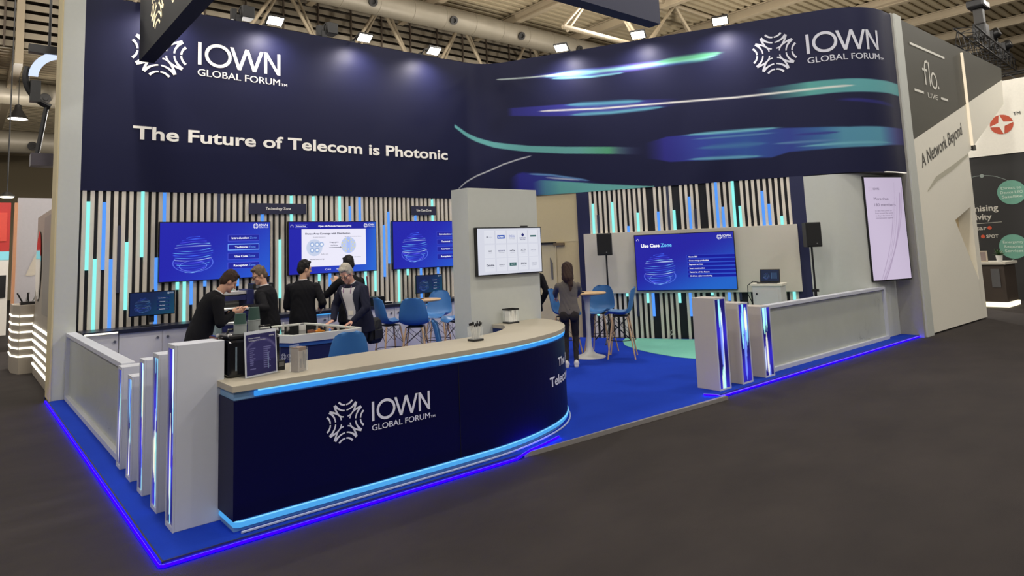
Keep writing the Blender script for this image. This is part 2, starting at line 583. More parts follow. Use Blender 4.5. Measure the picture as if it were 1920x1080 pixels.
def roof_beam(label, p0, p1, wd, h, m=BEIGE_STEEL, name='roof_beam', group=None):
    t = thing(name, label, 'roof beam', (0, 0, 0), group=group)
    p0, p1 = Vector(p0), Vector(p1)
    d = (p1 - p0).normalized()
    sd = d.cross(Vector((0, 0, 1))).normalized() * wd / 2
    def bar(b, hw, z0, z1):
        s_ = sd.normalized() * hw
        vs = []
        for p in (p0, p1):
            for q in ((-1, z0), (1, z0), (1, z1), (-1, z1)):
                vs.append(p + s_ * q[0] + Vector((0, 0, q[1])))
        b.add(vs, [(0, 1, 2, 3), (4, 7, 6, 5), (0, 4, 5, 1), (1, 5, 6, 2), (2, 6, 7, 3), (3, 7, 4, 0)])
    w_ = MB(); bar(w_, wd * .2, 0.04, h - .04); w_.build('web', m, t)
    f1 = MB(); bar(f1, wd / 2, 0, 0.05); f1.build('flange', m, t)
    f2 = MB(); bar(f2, wd / 2, h - .05, h); f2.build('flange', m, t)
    return t
BEAMX = [10.2, 14.7, 19.2, 23.7, 28.2, 32.7, 37.2, 41.7, 46.2]
bm0 = roof_beam('beige steel purlin under the corrugated roof deck', (BEAMX[0], -15, 12.72), (BEAMX[0], YL - .2, 12.72), 0.3, 0.46, group='purlins under the roof deck')
for x in BEAMX[1:]:
    copy_thing(bm0, (x - BEAMX[0], 0, 0), 0, 'beige steel purlin under the corrugated roof deck', 'purlins under the roof deck')
roof_beam('long beige edge beam running above the louvred wall', (-12, YL - .35, 13.0), (56, YL - .35, 13.0), 0.35, 0.4)

def duct(label, y, z, r, x0, x1, m=GREY_DUCT):
    t = thing('air_duct', label, 'duct')
    MB().tube([(x0, y, z), (x1, y, z)], r, 24).build('pipe', m, t, smooth=True)
    b = MB()
    x = x0 + .6
    i = 0
    while x < x1 and i < 60:
        b.tube([(x, y, z), (x + .06, y, z)], r * 1.03, 24)
        x += 1.6
        i += 1
    b.build('band', m, t, smooth=True)
    for k in range(14):
        xx = x0 + 2.0 + k * 3.9
        if xx < x1:
            MB().lathe([(.17, 0), (.19, .02), (.19, .1), (.10, .1), (.10, .03)], 14, Matrix.Translation((xx, y - r * .93, z - r * .38)) @ Matrix.Rotation(R(112), 4, 'X')).build('nozzle', DARK_METAL, t)
    return t
duct('fat round grey air duct hung below the roof deck in front of the louvres', 18.6, 12.16, 0.5, 1.5, 55)
duct('second fat grey air duct further back under the right part of the roof', 26.0, 8.55, 0.45, -28, 55)
duct('lower grey air duct with nozzles at the far left of the hall', 31.0, 7.45, 0.5, -28, 30)

# tubular zigzag bracing in front of the louvres
def truss(label, x0, x1, y, z0, z1, step, rad, name='roof_truss'):
    t = thing(name, label, 'truss')
    MB().tube([(x0, y, z1), (x1, y, z1)], rad * 1.4, 10).build('top_chord', BEIGE_STEEL, t, smooth=True)
    MB().tube([(x0, y, z0), (x1, y, z0)], rad * 1.4, 10).build('bottom_chord', BEIGE_STEEL, t, smooth=True)
    x = x0
    while x + step <= x1 + .01:
        for a, bb in (((x, y, z0), (x + step * .5, y - .0, z1)), ((x + step * .5, y, z1), (x + step, y, z0))):
            MB().tube([a, bb], rad, 10).build('brace', BEIGE_STEEL, t, smooth=True)
            q = .32
            a2, b2 = (a[0] + .55, a[1] + q, a[2]), (bb[0] + .15, bb[1] + q, bb[2])
            MB().tube([a2, b2], rad * .8, 8).build('brace', BEIGE_STEEL, t, smooth=True)
        x += step
    return t
truss('long tubular roof truss of crossing braces in front of the louvred wall', 2.0, 46.0, 20.6, 9.4, 13.0, 4.4, 0.075)
truss('tubular roof truss crossing the hall nearer the right-hand aisle', 17.0, 52.0, 13.2, 10.6, 13.05, 5.0, 0.07)

# high-bay lamps under the deck
def lamp_proto(label, loc, group=None):
    t = thing('high_bay_lamp', label, 'lamp', loc, group=group)
    MB().lathe([(.05, .52), (.10, .5), (.12, .34), (.30, .04), (.31, 0.0), (.28, 0.0), (.1, .3)], 20, cap=False).build('reflector', DARK_METAL, t, smooth=True)
    MB().lathe([(.27, .02), (.27, .03)], 20).build('bulb', glow('lamp_white', (255, 240, 214), 9.0), t)
    MB().tube([(0, 0, .5), (0, 0, 2.05)], .012, 6).build('cable', BLACK, t)
    return t
lp = None
for lx, ly, lz in [q + (11.38,) for q in HALL_LAMPS] + [q + (7.23,) for q in LOW_LAMPS]:
    if lp is None:
        lp = lamp_proto('round high-bay lamp under the roof deck', (lx, ly, lz), 'high-bay lamps in rows')
    else:
        copy_thing(lp, (lx, ly, lz), 0, 'round high-bay lamp under the roof deck', 'high-bay lamps in rows')
# ------------------------------------------------------------------ the booth's back: path of the header in plan
def header_path(X0, Yb, Yf, t1, t2, Xend, n=40):
    th = R(63.8)
    d = np.array([.4413, -.8974])
    x = np.array([1.0, 0.0])
    C1 = np.array([8.609 + (5.794 - Yb) / .8974 * .4413, Yb])
    C2 = np.array([8.609 + (5.794 - Yf) / .8974 * .4413, Yf])
    def fil(C, da, db, t):
        Rr = t / math.tan(th / 2)
        a, b = C - da * t, C + db * t
        bis = (db - da) / np.linalg.norm(db - da)
        ctr = C + bis * math.hypot(Rr, t)
        a0, a1 = math.atan2(*(a - ctr)[::-1]), math.atan2(*(b - ctr)[::-1])
        dA = (a1 - a0 + math.pi) % (2 * math.pi) - math.pi
        return [ctr + Rr * np.array([math.cos(a0 + dA * i / n), math.sin(a0 + dA * i / n)]) for i in range(n + 1)]
    return np.array([np.array([X0, Yb])] + fil(C1, x, d, t1) + fil(C2, d, x, t2) + [np.array([Xend, Yf])])
HP = header_path(.30, 6.93, -.09, .55, .8, 12.62)
HS = np.concatenate([[0], np.cumsum(np.linalg.norm(np.diff(HP, axis=0), axis=1))])
def path_fn(P, S, off=0.0):
    """(s, z) -> point on the upright sheet over the plan path, OFF metres towards the reader."""
    def fn(s, z):
        i = min(max(int(np.searchsorted(S, s)) - 1, 0), len(P) - 2)
        k = (s - S[i]) / (S[i + 1] - S[i])
        p = P[i] + (P[i + 1] - P[i]) * k
        t = (P[i + 1] - P[i]) / np.linalg.norm(P[i + 1] - P[i])
        return (p[0] + t[1] * off, p[1] - t[0] * off, z)
    return fn
HFN = path_fn(HP, HS)
ZB, ZT = 3.05, 6.13

# printed artwork of the header: navy ground with streaks of light
def band(img, S, Z, top, bot, stops, soft=0.03, core=1.0):
    """A streak between two edge polylines, coloured along s by stops (s, rgb, alpha)."""
    ts, tz = zip(*top)
    bs, bz = zip(*bot)
    zt, zb = np.interp(S, ts, tz), np.interp(S, bs, bz)
    a = sstep(0, soft, zt - Z) * sstep(0, soft, Z - zb)
    q = [p[0] for p in stops]
    al = np.interp(S, q, [p[2] for p in stops], left=0, right=0)
    c = np.stack([np.interp(S, q, [p[1][k] for p in stops]) for k in range(3)], -1)
    A = (a * al * core)[..., None]
    return img * (1 - A) + c * A

def line(img, S, Z, pts, w, col, fade=0.25):
    q, zz = zip(*pts)
    zc = np.interp(S, q, zz)
    ww = np.interp(S, q, [w] * len(q))
    tip = sstep(q[0], q[0] + fade, S) * (1 - sstep(q[-1] - fade, q[-1], S))
    a = np.clip(1.2 - np.abs(Z - zc) / (ww * (.25 + .75 * tip)), 0, 1) * (S > q[0]) * (S < q[-1]) * np.clip(tip * 3, 0, 1)
    return blend(img, col, a)

INDIGO, BLUE2, TEAL, AQUA, GREEN = (52, 50, 150), (58, 104, 178), (104, 178, 178), (126, 206, 210), (92, 170, 130)
def header_art(S, Z):
    img = np.zeros(S.shape + (3,)) + np.array((21, 24, 57)) / .88
    # upper streak
    T = [(8.9, 5.766), (9.63, 5.729), (10.8, 5.687), (11.9, 5.659), (12.9, 5.639)]
    B = [(8.9, 5.62), (10.0, 5.487), (10.8, 5.467), (11.55, 5.463), (12.9, 5.455)]
    img = band(img, S, Z, T, B, [(8.7, INDIGO, 0), (9.3, INDIGO, .8), (9.8, (90, 140, 180), 1), (10.4, (64, 66, 160), 1), (11.2, (98, 84, 170), .9), (12.0, (44, 70, 130), .9), (12.5, (80, 150, 140), .9), (12.95, (60, 90, 120), 0)], .05)
    img = line(img, S, Z, [(9.0, 5.66), (9.6, 5.64), (10.3, 5.60), (11.2, 5.57), (12.9, 5.56)], .05, (150, 218, 214), .5)
    img = line(img, S, Z, [(9.2, 5.60), (10.2, 5.50), (11.0, 5.487)], .03, (130, 200, 214), .4)
    img = band(img, S, Z, [(9.4, 5.68), (10.4, 5.64)], [(9.4, 5.58), (10.4, 5.52)], [(9.4, TEAL, 0), (9.7, (130, 205, 190), .95), (10.0, (120, 200, 190), .8), (10.5, TEAL, 0)], .05)
    img = line(img, S, Z, [(11.5, 5.60), (13.0, 5.60)], .07, GREEN, .5)
    img = line(img, S, Z, [(7.93, 5.758), (8.8, 5.688), (9.47, 5.663), (9.9, 5.64)], .022, (214, 232, 224), .2)
    # second streak
    T = [(8.22, 5.076), (9.43, 5.007), (10.58, 4.918), (11.33, 4.866), (12.0, 4.816)]
    B = [(8.22, 4.875), (9.17, 4.755), (9.98, 4.667), (10.98, 4.63), (12.0, 4.639)]
    img = band(img, S, Z, T, B, [(8.2, (46, 46, 128), 0), (8.35, (50, 50, 140), 1), (9.4, (54, 54, 150), 1), (10.3, (70, 84, 168), 1), (11.2, (62, 62, 156), .9), (12.05, INDIGO, 0)], .03)
    img = line(img, S, Z, [(9.5, 4.97), (10.4, 4.90), (11.4, 4.83)], .055, (96, 168, 196), .5)
    img = line(img, S, Z, [(9.6, 4.74), (10.6, 4.675), (11.8, 4.66)], .045, (104, 178, 200), .5)
    # teal ribbon, upper right, over the curve
    T = [(13.5, 4.80), (13.84, 4.80), (14.37, 4.813), (15.3, 4.787), (15.68, 4.768), (16.41, 4.762)]
    B = [(13.5, 4.56), (13.86, 4.53), (14.4, 4.526), (14.95, 4.522), (15.5, 4.509), (16.41, 4.505)]
    img = band(img, S, Z, T, B, [(13.45, TEAL, 0), (13.9, (84, 150, 150), .55), (14.4, (96, 176, 170), 1), (15.2, (104, 180, 186), 1), (16.41, (108, 184, 190), 1)], .025)
    img = line(img, S, Z, [(8.9, 4.905), (9.2, 4.885), (10.38, 4.791), (11.5, 4.744), (12.56, 4.699), (13.1, 4.672), (14.15, 4.657), (15.25, 4.648)], .026, (246, 246, 238), .35)
    # faint indigo sweep
    img = band(img, S, Z, [(14.8, 4.44), (15.26, 4.418), (16.1, 4.33)], [(14.8, 4.37), (15.25, 4.329), (16.1, 4.24)], [(14.8, INDIGO, 0), (15.1, (48, 48, 138), .9), (15.7, (46, 46, 130), .8), (16.15, INDIGO, 0)], .03)
    # long teal ribbon that starts on the left wall
    M = [(6.92, 4.655), (7.03, 4.595), (7.216, 4.492), (7.479, 4.385), (7.879, 4.258), (8.3, 4.17), (8.72, 4.089), (9.54, 3.981), (10.1, 3.925), (10.64, 3.87), (11.26, 3.794)]
    q, zz = zip(*M)
    h = np.interp(S, [6.92, 7.2, 8, 9.5, 11.3], [.045, .055, .075, .085, .085])
    zc = np.interp(S, q, zz)
    a = sstep(0, .02, h - np.abs(Z - zc)) * sstep(6.905, 6.93, S) * (1 - sstep(10.55, 11.3, S))
    c = np.stack([np.interp(S, [6.9, 9.8, 10.5, 10.7, 11.2], [v0, v1, v2, v3, v4]) for v0, v1, v2, v3, v4 in zip((112, 192, 192), (112, 186, 180), (92, 176, 132), (84, 120, 130), (60, 60, 110))], -1)
    img = img * (1 - a[..., None]) + c * a[..., None]
    # thin pale arc rising behind the pillar
    img = line(img, S, Z, [(6.9, 3.15), (6.977, 3.267), (7.174, 3.418), (7.449, 3.563), (8.065, 3.803), (8.413, 3.88), (8.80, 3.942)], .022, (222, 226, 226), .2)
    # low indigo and teal patch
    img = band(img, S, Z, [(8.2, 3.50), (8.4, 3.6), (8.53, 3.616), (9.1, 3.52), (10.06, 3.30), (10.4, 3.27)], [(8.2, 3.0), (10.4, 3.1)], [(8.2, INDIGO, 0), (8.45, (46, 46, 150), .95), (9.0, (52, 60, 160), .9), (9.6, (58, 70, 160), .8), (10.3, INDIGO, 0)], .06)
    img = band(img, S, Z, [(8.75, 3.36), (8.94, 3.394), (9.51, 3.318), (10.2, 3.218), (11.33, 3.078)], [(8.7, 3.0), (11.4, 3.04)], [(8.75, TEAL, 0), (9.05, (92, 160, 176), .9), (9.4, (108, 186, 182), 1), (11.4, (116, 192, 186), 1)], .02)
    img = line(img, S, Z, [(8.6, 3.55), (9.2, 3.47), (10.1, 3.27)], .03, (110, 160, 214), .3)
    img = line(img, S, Z, [(9.0, 3.44), (9.9, 3.30)], .022, (200, 210, 226), .3)
    # wide blue streak on the right
    T = [(11.3, 3.98), (11.53, 4.02), (11.71, 4.059), (12.5, 4.044), (13.2, 4.021), (13.9, 3.994), (15.0, 3.901), (15.9, 3.887), (16.41, 3.9)]
    B = [(11.3, 3.62), (11.54, 3.57), (11.75, 3.512), (12.5, 3.482), (13.14, 3.456), (13.65, 3.426), (13.96, 3.5), (14.57, 3.499), (15.37, 3.493), (16.41, 3.56)]
    img = band(img, S, Z, T, B, [(11.25, INDIGO, 0), (11.65, (52, 50, 156), .9), (12.4, (56, 74, 170), 1), (13.2, (54, 92, 172), 1), (14.0, (54, 72, 160), 1), (14.5, (62, 110, 170), 1), (14.9, (92, 160, 190), 1), (15.6, (98, 168, 196), 1), (15.9, (84, 112, 176), .95), (16.2, (58, 56, 140), .9), (16.41, (52, 50, 128), .8)], .03)
    for (a0, a1, z0, z1, w_, c_) in ((11.9, 14.0, 4.04, 3.99, .04, (120, 196, 214)), (12.1, 13.9, 3.94, 3.90, .025, (92, 140, 190)), (12.0, 13.6, 3.55, 3.48, .04, (110, 180, 210)), (12.2, 13.7, 3.75, 3.72, .06, (70, 120, 180)), (14.0, 16.0, 3.60, 3.58, .03, (120, 190, 210)), (13.6, 14.9, 3.70, 3.66, .03, (96, 140, 190)), (14.0, 14.9, 3.83, 3.80, .03, (56, 62, 150))):
        img = line(img, S, Z, [(a0, z0), (a1, z1)], w_, c_, (a1 - a0) * .35)
    return img * .88

HDR = thing('header_panel', 'curved navy overhead panel with streaks of light and white slogan', 'sign', (0, 0, 0))
HPRINT = print_mat('header_print', 0, 0.5)
xs = np.concatenate([np.linspace(0, 6.85, 40), np.arange(6.87, HS[-1], 0.021), [HS[-1]]])
Xg, Yg = np.meshgrid(xs, np.linspace(ZB, ZT, 237))
face = ink_mesh('face', HPRINT, HFN, Xg, Yg, header_art, HDR)
for p in face.data.polygons:
    p.use_smooth = True
# body of the header behind its face
def wall_strip(P, S, s0, s1, z0, z1, near, far, n=60):
    """Solid wall over the plan path between two offsets (positive towards the reader)."""
    mb = MB()
    ss = sorted(set([s0, s1] + [x for x in S if s0 < x < s1]))
    fa, fb = path_fn(P, S, near), path_fn(P, S, far)
    k = len(ss)
    vs = [fa(x, z0) for x in ss] + [fa(x, z1) for x in ss] + [fb(x, z0) for x in ss] + [fb(x, z1) for x in ss]
    fs = []
    for i in range(k - 1):
        fs += [(i, i + 1, k + i + 1, k + i), (2 * k + i + 1, 2 * k + i, 3 * k + i, 3 * k + i + 1), (k + i, k + i + 1, 3 * k + i + 1, 3 * k + i), (i + 1, i, 2 * k + i, 2 * k + i + 1)]
    fs += [(0, k, 3 * k, 2 * k), (k - 1, 3 * k - 1, 4 * k - 1, 2 * k - 1)]
    mb.add(vs, fs)
    return mb
wall_strip(HP, HS, 0, HS[-1], ZB, ZT, -0.004, -0.16).build('body', NAVY, HDR)
wall_strip(HP, HS, HS[-1] - .75, HS[-1], ZB - .012, ZB - .002, 0.0, -0.05).build('edge_light', glow('warm_white_led', (255, 246, 230), 1.0), HDR)
HT = path_fn(HP, HS, 0.008)
mb = MB()
put_text(mb, 'The Future of Telecom is Photonic', HT, 0.70, 3.885, 6.01, 0.215, bold=0.024)
mb.build('slogan', INK_WHITE, HDR)
mb = MB()
iown_logo(mb, HT, 0.655, 4.935, 2.53)
mb.build('logo', INK_WHITE, HDR)
mb = MB()
iown_logo(mb, HT, 13.46, 5.035, 2.43)
mb.build('logo', INK_SILVER, HDR)

# ------------------------------------------------------------------ posts at the two ends
t = thing('end_post', 'tall pale grey post at the left end of the navy header', 'post', (0, 0, 0))
MB().box(0.02, 0.298, 6.74, 7.25, PZ, 6.6).build('shaft', PANEL, t, bevel=.004)
MB().box(0.0, 0.02, 6.72, 7.25, 0.0, 6.6).build('side_board', CREAM, t)
t = thing('end_post', 'pale grey post between the curved navy header and the grey-white neighbouring wall', 'post', (0, 0, 0))
MB().box(12.70, 13.03, -0.13, 0.06, 0.0, 6.16).build('shaft', PANEL, t, bevel=.004)
MB().box(12.622, 12.70, -0.10, 0.5, 0.0, 6.16).build('side_board', mat('grey_recess', (150, 148, 144), 0.6), t)

# ------------------------------------------------------------------ slatted walls
SLAT = mat('pale_slat', (226, 218, 204), 0.6, noise=0.05)
DARKBACK = mat('dark_backing', (10, 12, 24), 0.6)
def slat_wall(name, fn, off, s0, s1, first, pitch, wd, skip, z0, z1, bars):
    """Backing board, proud slats and the light bars that sit between them."""
    root = MB()
    q = [fn(s0, z0, -.04), fn(s1, z0, -.04), fn(s1, z1, -.04), fn(s0, z1, -.04), fn(s0, z0, -.10), fn(s1, z0, -.10), fn(s1, z1, -.10), fn(s0, z1, -.10)]
    root.add(q, [(0, 1, 2, 3), (5, 4, 7, 6), (3, 2, 6, 7), (0, 4, 5, 1), (0, 3, 7, 4), (1, 5, 6, 2)])
    r = tag(root.build(name, DARKBACK), kind='structure')
    mb = MB()
    x, k = first, 0
    while x + wd <= s1:
        if k not in skip and x >= s0:
            c = [fn(x, z0, 0), fn(x + wd, z0, 0), fn(x + wd, z1, 0), fn(x, z1, 0), fn(x, z0, -.04), fn(x + wd, z0, -.04), fn(x + wd, z1, -.04), fn(x, z1, -.04)]
            mb.add(c, [(0, 1, 2, 3), (3, 2, 6, 7), (0, 4, 5, 1), (0, 3, 7, 4), (1, 5, 6, 2)])
        x += pitch
        k += 1
    mb.build('slats', SLAT, r)
    g = pitch - wd
    for c, bx, b0, b1 in bars:
        k = round((bx - (first + wd + g / 2)) / pitch)
        cx_ = first + wd + g / 2 + k * pitch
        h = g * .46
        b = MB()
        cc = [fn(cx_ - h, b0, .012), fn(cx_ + h, b0, .012), fn(cx_ + h, b1, .012), fn(cx_ - h, b1, .012), fn(cx_ - h, b0, -.04), fn(cx_ + h, b0, -.04), fn(cx_ + h, b1, -.04), fn(cx_ - h, b1, -.04)]
        b.add(cc, [(0, 1, 2, 3), (3, 2, 6, 7), (0, 4, 5, 1), (0, 3, 7, 4), (1, 5, 6, 2)])
        o = b.build('light_bar' if c != 'o' else 'unlit_bar', {'c': CYAN_BAR, 'b': BLUE_BAR, 'o': OFF_BAR}[c], r)
        o['label'] = {'c': 'aqua glowing bar', 'b': 'blue glowing bar', 'o': 'unlit grey bar'}[c]
    return r

LBARS = [('c', 0.41, 1.847, 2.881), ('b', 0.632, 1.844, 2.874), ('c', 0.528, 0.965, 2.012), ('b', 0.737, 0.959, 2.002), ('o', 0.847, 1.485, 2.514), ('c', 0.946, 1.219, 2.257), ('c', 1.16, 2.017, 3.052), ('b', 1.478, 2.0, 3.043), ('b', 1.363, 0.92, 2.003), ('c', 1.69, 1.477, 2.5), ('c', 1.794, 0.943, 1.98), ('b', 1.905, 1.222, 2.25), ('b', 2.105, 1.501, 2.5), ('c', 2.52, 1.2, 2.2), ('b', 2.631, 1.476, 2.5), ('o', 2.312, 2.0, 3.045), ('b', 3.048, 1.9, 2.694), ('c', 3.577, 2.0, 3.036), ('c', 3.37, 1.214, 2.248), ('o', 3.161, 1.553, 2.506), ('c', 3.995, 2.0, 3.035), ('c', 4.517, 2.0, 3.046), ('b', 4.73, 1.85, 2.854), ('b', 4.935, 2.0, 3.034), ('c', 5.255, 1.205, 2.24), ('c', 4.104, 1.468, 2.5), ('b', 4.313, 1.279, 2.3), ('c', 5.047, 1.208, 2.2), ('b', 5.442, 1.472, 2.49), ('b', 5.538, 1.729, 2.756), ('b', 6.15, 1.7, 2.683), ('c', 6.562, 2.0, 3.021), ('c', 5.771, 0.948, 1.98), ('c', 5.95, 1.475, 2.5), ('b', 6.255, 0.963, 1.98), ('b', 6.677, 1.468, 2.5), ('c', 7.089, 1.469, 1.581), ('c', 7.206, 1.327, 1.9)]
slat_wall('wall_left_slats', lambda s, z, o: (s, 6.94 - o, z), 0, .298, 7.62, .352, .1043, .055, (), 0.9, ZB, LBARS)
RBARS = [('c', 1.186, 2.1, 2.793), ('o', 1.286, 2.1, 2.552), ('c', 1.601, 2.1, 2.8), ('b', 1.897, 2.1, 2.288), ('c', 2.097, 2.1, 2.549), ('b', 2.502, 2.1, 2.547), ('o', 2.716, 2.1, 3.038), ('c', 2.851, 2.1, 2.558), ('b', 3.118, 2.1, 2.806), ('o', 3.265, 2.1, 2.557), ('b', 3.64, 2.1, 3.05), ('b', 3.774, 2.1, 2.564), ('c', 4.035, 2.1, 3.05), ('c', 4.118, 2.1, 2.563), ('b', 4.532, 2.1, 2.82), ('b', 4.633, 2.1, 2.571), ('c', 4.841, 2.1, 2.328), ('c', 1.206, 0.482, .95), ('c', 1.804, 0.867, .95), ('c', 2.229, 0.737, .95), ('b', 2.336, 0.475, .95), ('c', 2.838, 0.735, .95), ('b', 3.055, 0.478, .95), ('o', 2.022, 0.474, .95), ('c', 3.459, 0.874, .95), ('b', 3.757, 0.771, .95), ('o', 3.978, 0.78, .95), ('c', 4.89, 0.784, .968)]
RP0, RD, RN = Vector((8.609, 5.794, 0)), Vector((.4413, -.8974, 0)), Vector((-.8974, -.4413, 0))
def RW(s, z, o=0.0):
    """Slanted stage wall: s along it, z up, o out towards the room."""
    p = RP0 + RD * s + RN * o
    return (p.x, p.y, z)
slat_wall('wall_stage_slats', lambda s, z, o: RW(s, z, o - .01), 0, .84, 5.26, 1.108, .1043, .052, (12, 17, 22, 28), PZ, ZB, RBARS)
# navy uprights at both ends of the stage slats, pale boards beside them
def rw_box(mb, s0, s1, z0, z1, o0, o1):
    q = [RW(s0, z0, o1), RW(s1, z0, o1), RW(s1, z0, o0), RW(s0, z0, o0), RW(s0, z1, o1), RW(s1, z1, o1), RW(s1, z1, o0), RW(s0, z1, o0)]
    mb.add(q, [(0, 3, 2, 1), (4, 5, 6, 7), (0, 1, 5, 4), (1, 2, 6, 5), (2, 3, 7, 6), (3, 0, 4, 7)])
    return mb
UP = mat('navy_upright', (24, 30, 72), 0.55)
tag(rw_box(MB(), .835, 1.10, PZ, ZB, -.06, .0).build('trim_4', UP), kind='structure')
tag(rw_box(MB(), 5.02, 5.26, PZ, ZB, -.06, .0).build('trim_5', UP), kind='structure')
# cream wall with the store-room door, from the inner corner to the first upright
HP2 = header_path(.30, 6.93, -.09, .55, .8, 12.62)
tag(wall_strip(HP2, HS, 7.62, 8.899 - .08, PZ, ZB, -.02, -.10).build('wall_corner', CREAM), kind='structure')
tag(rw_box(MB(), -.08, .835, 2.03, ZB, -.10, -.02).build('wall_cream', CREAM), kind='structure')
tag(rw_box(MB(), .33, .835, PZ, 2.03, -.10, -.024).build('wall_cream_side', mat('cream_wall_panel', (192, 176, 136), 0.65)), kind='structure')
d = rw_box(MB(), -.08, .30, PZ, 1.99, -.085, -.03).build('door_1', mat('door_leaf', (196, 184, 148), 0.55))
tag(d, kind='structure')
rw_box(MB(), -.08, .32, 1.99, 2.03, -.07, .0).build('door_frame', BLACK, d)
rw_box(MB(), .28, .52, 1.95, 2.01, -.03, .03).build('door_closer', mat('closer_bronze', (120, 104, 80), .4, metal=.4), d)
b = MB()
for k in range(3):
    b.tube([RW(.18 + k * .02, 1.70 - k * .05, -.02), RW(.20 + k * .01, 1.25, -.015)], .012, 6)
b.build('pull_handle', STEEL, d)
# pale board across the stage wall, carries the screen
tag(rw_box(MB(), .975, 5.09, .935, 2.165, .0, .07).build('wall_stage_board', mat('stage_board', (206, 200, 186), .6, noise=.02), bevel=.004), kind='structure')
# pale grey wall under the header on the right: straight, then curving towards the post
GP = header_path(.30, 6.93, .30, .55, .42, 12.66)
GS = np.concatenate([[0], np.cumsum(np.linalg.norm(np.diff(GP, axis=0), axis=1))])
g0 = 8.899 + 5.262
tag(wall_strip(GP, GS, g0, GS[-1], PZ, ZB - .015, -.0, -.12).build('wall_right_grey', PANEL), kind='structure')
tag(wall_strip(HP, HS, g0, HS[-1], ZB - .01, ZB + .02, -.165, -.9).build('trim_6', mat('soffit', (170, 168, 164), .6)), kind='structure')
# ------------------------------------------------------------------ reception counter
def offset_poly(P, d):
    """Moves an open or closed 2D outline sideways by d (to the left of travel)."""
    P = [Vector((p[0], p[1])) for p in P]
    out = []
    for i, p in enumerate(P):
        t = (P[min(i + 1, len(P) - 1)] - P[max(i - 1, 0)]).normalized()
        out.append((p.x - t.y * d, p.y + t.x * d))
    return out
def smooth_pts(P, it=2):
    for _ in range(it):
        Q = [P[0]]
        for a, b in zip(P[:-1], P[1:]):
            Q += [(a[0] * .75 + b[0] * .25, a[1] * .75 + b[1] * .25), (a[0] * .25 + b[0] * .75, a[1] * .25 + b[1] * .75)]
        P = Q + [P[-1]]
    return P
# outer edge of the counter top in plan, from the left end along the front and round the right-hand end
CF = [(.44, .075), (2.35, .075)] + smooth_pts([(2.35, .075), (2.85, .08), (3.35, .17), (3.90, .37), (4.29, .69), (4.52, 1.06), (4.61, 1.36), (4.58, 1.516)], 3)[1:]
CB = smooth_pts([(3.86, 1.512), (3.86, 1.46), (3.88, 1.33), (3.78, 1.16), (3.62, 1.0), (3.42, .88), (3.20, .80)], 2) + [(2.7, .775), (.44, .775)]
cnt = thing('reception_counter', 'long navy reception counter with pale top and rounded right-hand end', 'counter', (0, 0, 0))
TOPM = mat('pale_worktop', (178, 170, 152), 0.5, noise=.03)
MB().prism(CF + CB, .985, 1.03).build('worktop', TOPM, cnt, bevel=.004)
def outline_wall(mb, P, z0, z1, thick):
    Q = offset_poly(P, thick)
    n = len(P)
    vs = [(a, b, z0) for a, b in P] + [(a, b, z1) for a, b in P] + [(a, b, z0) for a, b in Q] + [(a, b, z1) for a, b in Q]
    fs = []
    for i in range(n - 1):
        fs += [(i, i + 1, n + i + 1, n + i), (2 * n + i + 1, 2 * n + i, 3 * n + i, 3 * n + i + 1), (n + i, n + i + 1, 3 * n + i + 1, 3 * n + i), (i + 1, i, 2 * n + i, 2 * n + i + 1)]
    fs += [(0, n, 3 * n, 2 * n), (n - 1, 3 * n - 1, 4 * n - 1, 2 * n - 1)]
    return mb.add(vs, fs)
FR = [(.452, .775), (.452, .1)] + [(.452 + .03, .088)] + CF[1:]
FRb = offset_poly(CF, .012)
FRb = [(.452, .75), (.452, .087)] + FRb[1:]
outline_wall(MB(), FRb, .125, .925, .03).build('front_panel', NAVY_COUNTER, cnt)
tube_p = offset_poly(CF, .022)
RECESS = mat('recess_board', (120, 160, 200), .5)
outline_wall(MB(), [(.462, .75), (.462, .115)] + offset_poly(CF, .035)[1:], .925, .985, .02).build('light_recess', RECESS, cnt)
b = MB()
b.tube([(.60, .10, .955)] + [(a, c, .955) for a, c in offset_poly(CF, .024)[1:]], .019, 8)
b.build('upper_light', LED_SKY, cnt, smooth=True)
b = MB()
b.tube([(.62, .084, .979)] + [(a, c, .979) for a, c in offset_poly(CF, .008)[1:]], .0055, 6)
b.build('upper_light_edge', LED_EDGE, cnt, smooth=True)
outline_wall(MB(), [(.47, .75), (.47, .13)] + offset_poly(CF, .04)[1:], PZ, .125, .02).build('plinth', RECESS, cnt)
b = MB()
b.tube([(.475, .70, .09), (.475, .115, .09), (.5, .095, .09)] + [(a, c, .09) for a, c in offset_poly(CF, .024)[1:]], .019, 8)
b.build('lower_light', LED_AQUA, cnt, smooth=True)
b = MB()
b.tube([(.47, .70, .116), (.47, .105, .116), (.5, .082, .116)] + [(a, c, .116) for a, c in offset_poly(CF, .006)[1:]], .005, 6)
b.build('lower_light_edge', LED_EDGE, cnt, smooth=True)
b = MB()
b.tube([(.5, .062, .05)] + [(a, c, .05) for a, c in offset_poly(CF, -.012)[1:]], .009, 6)
b.build('foot_rail', mat('pale_trim', (170, 180, 210), .4), cnt, smooth=True)
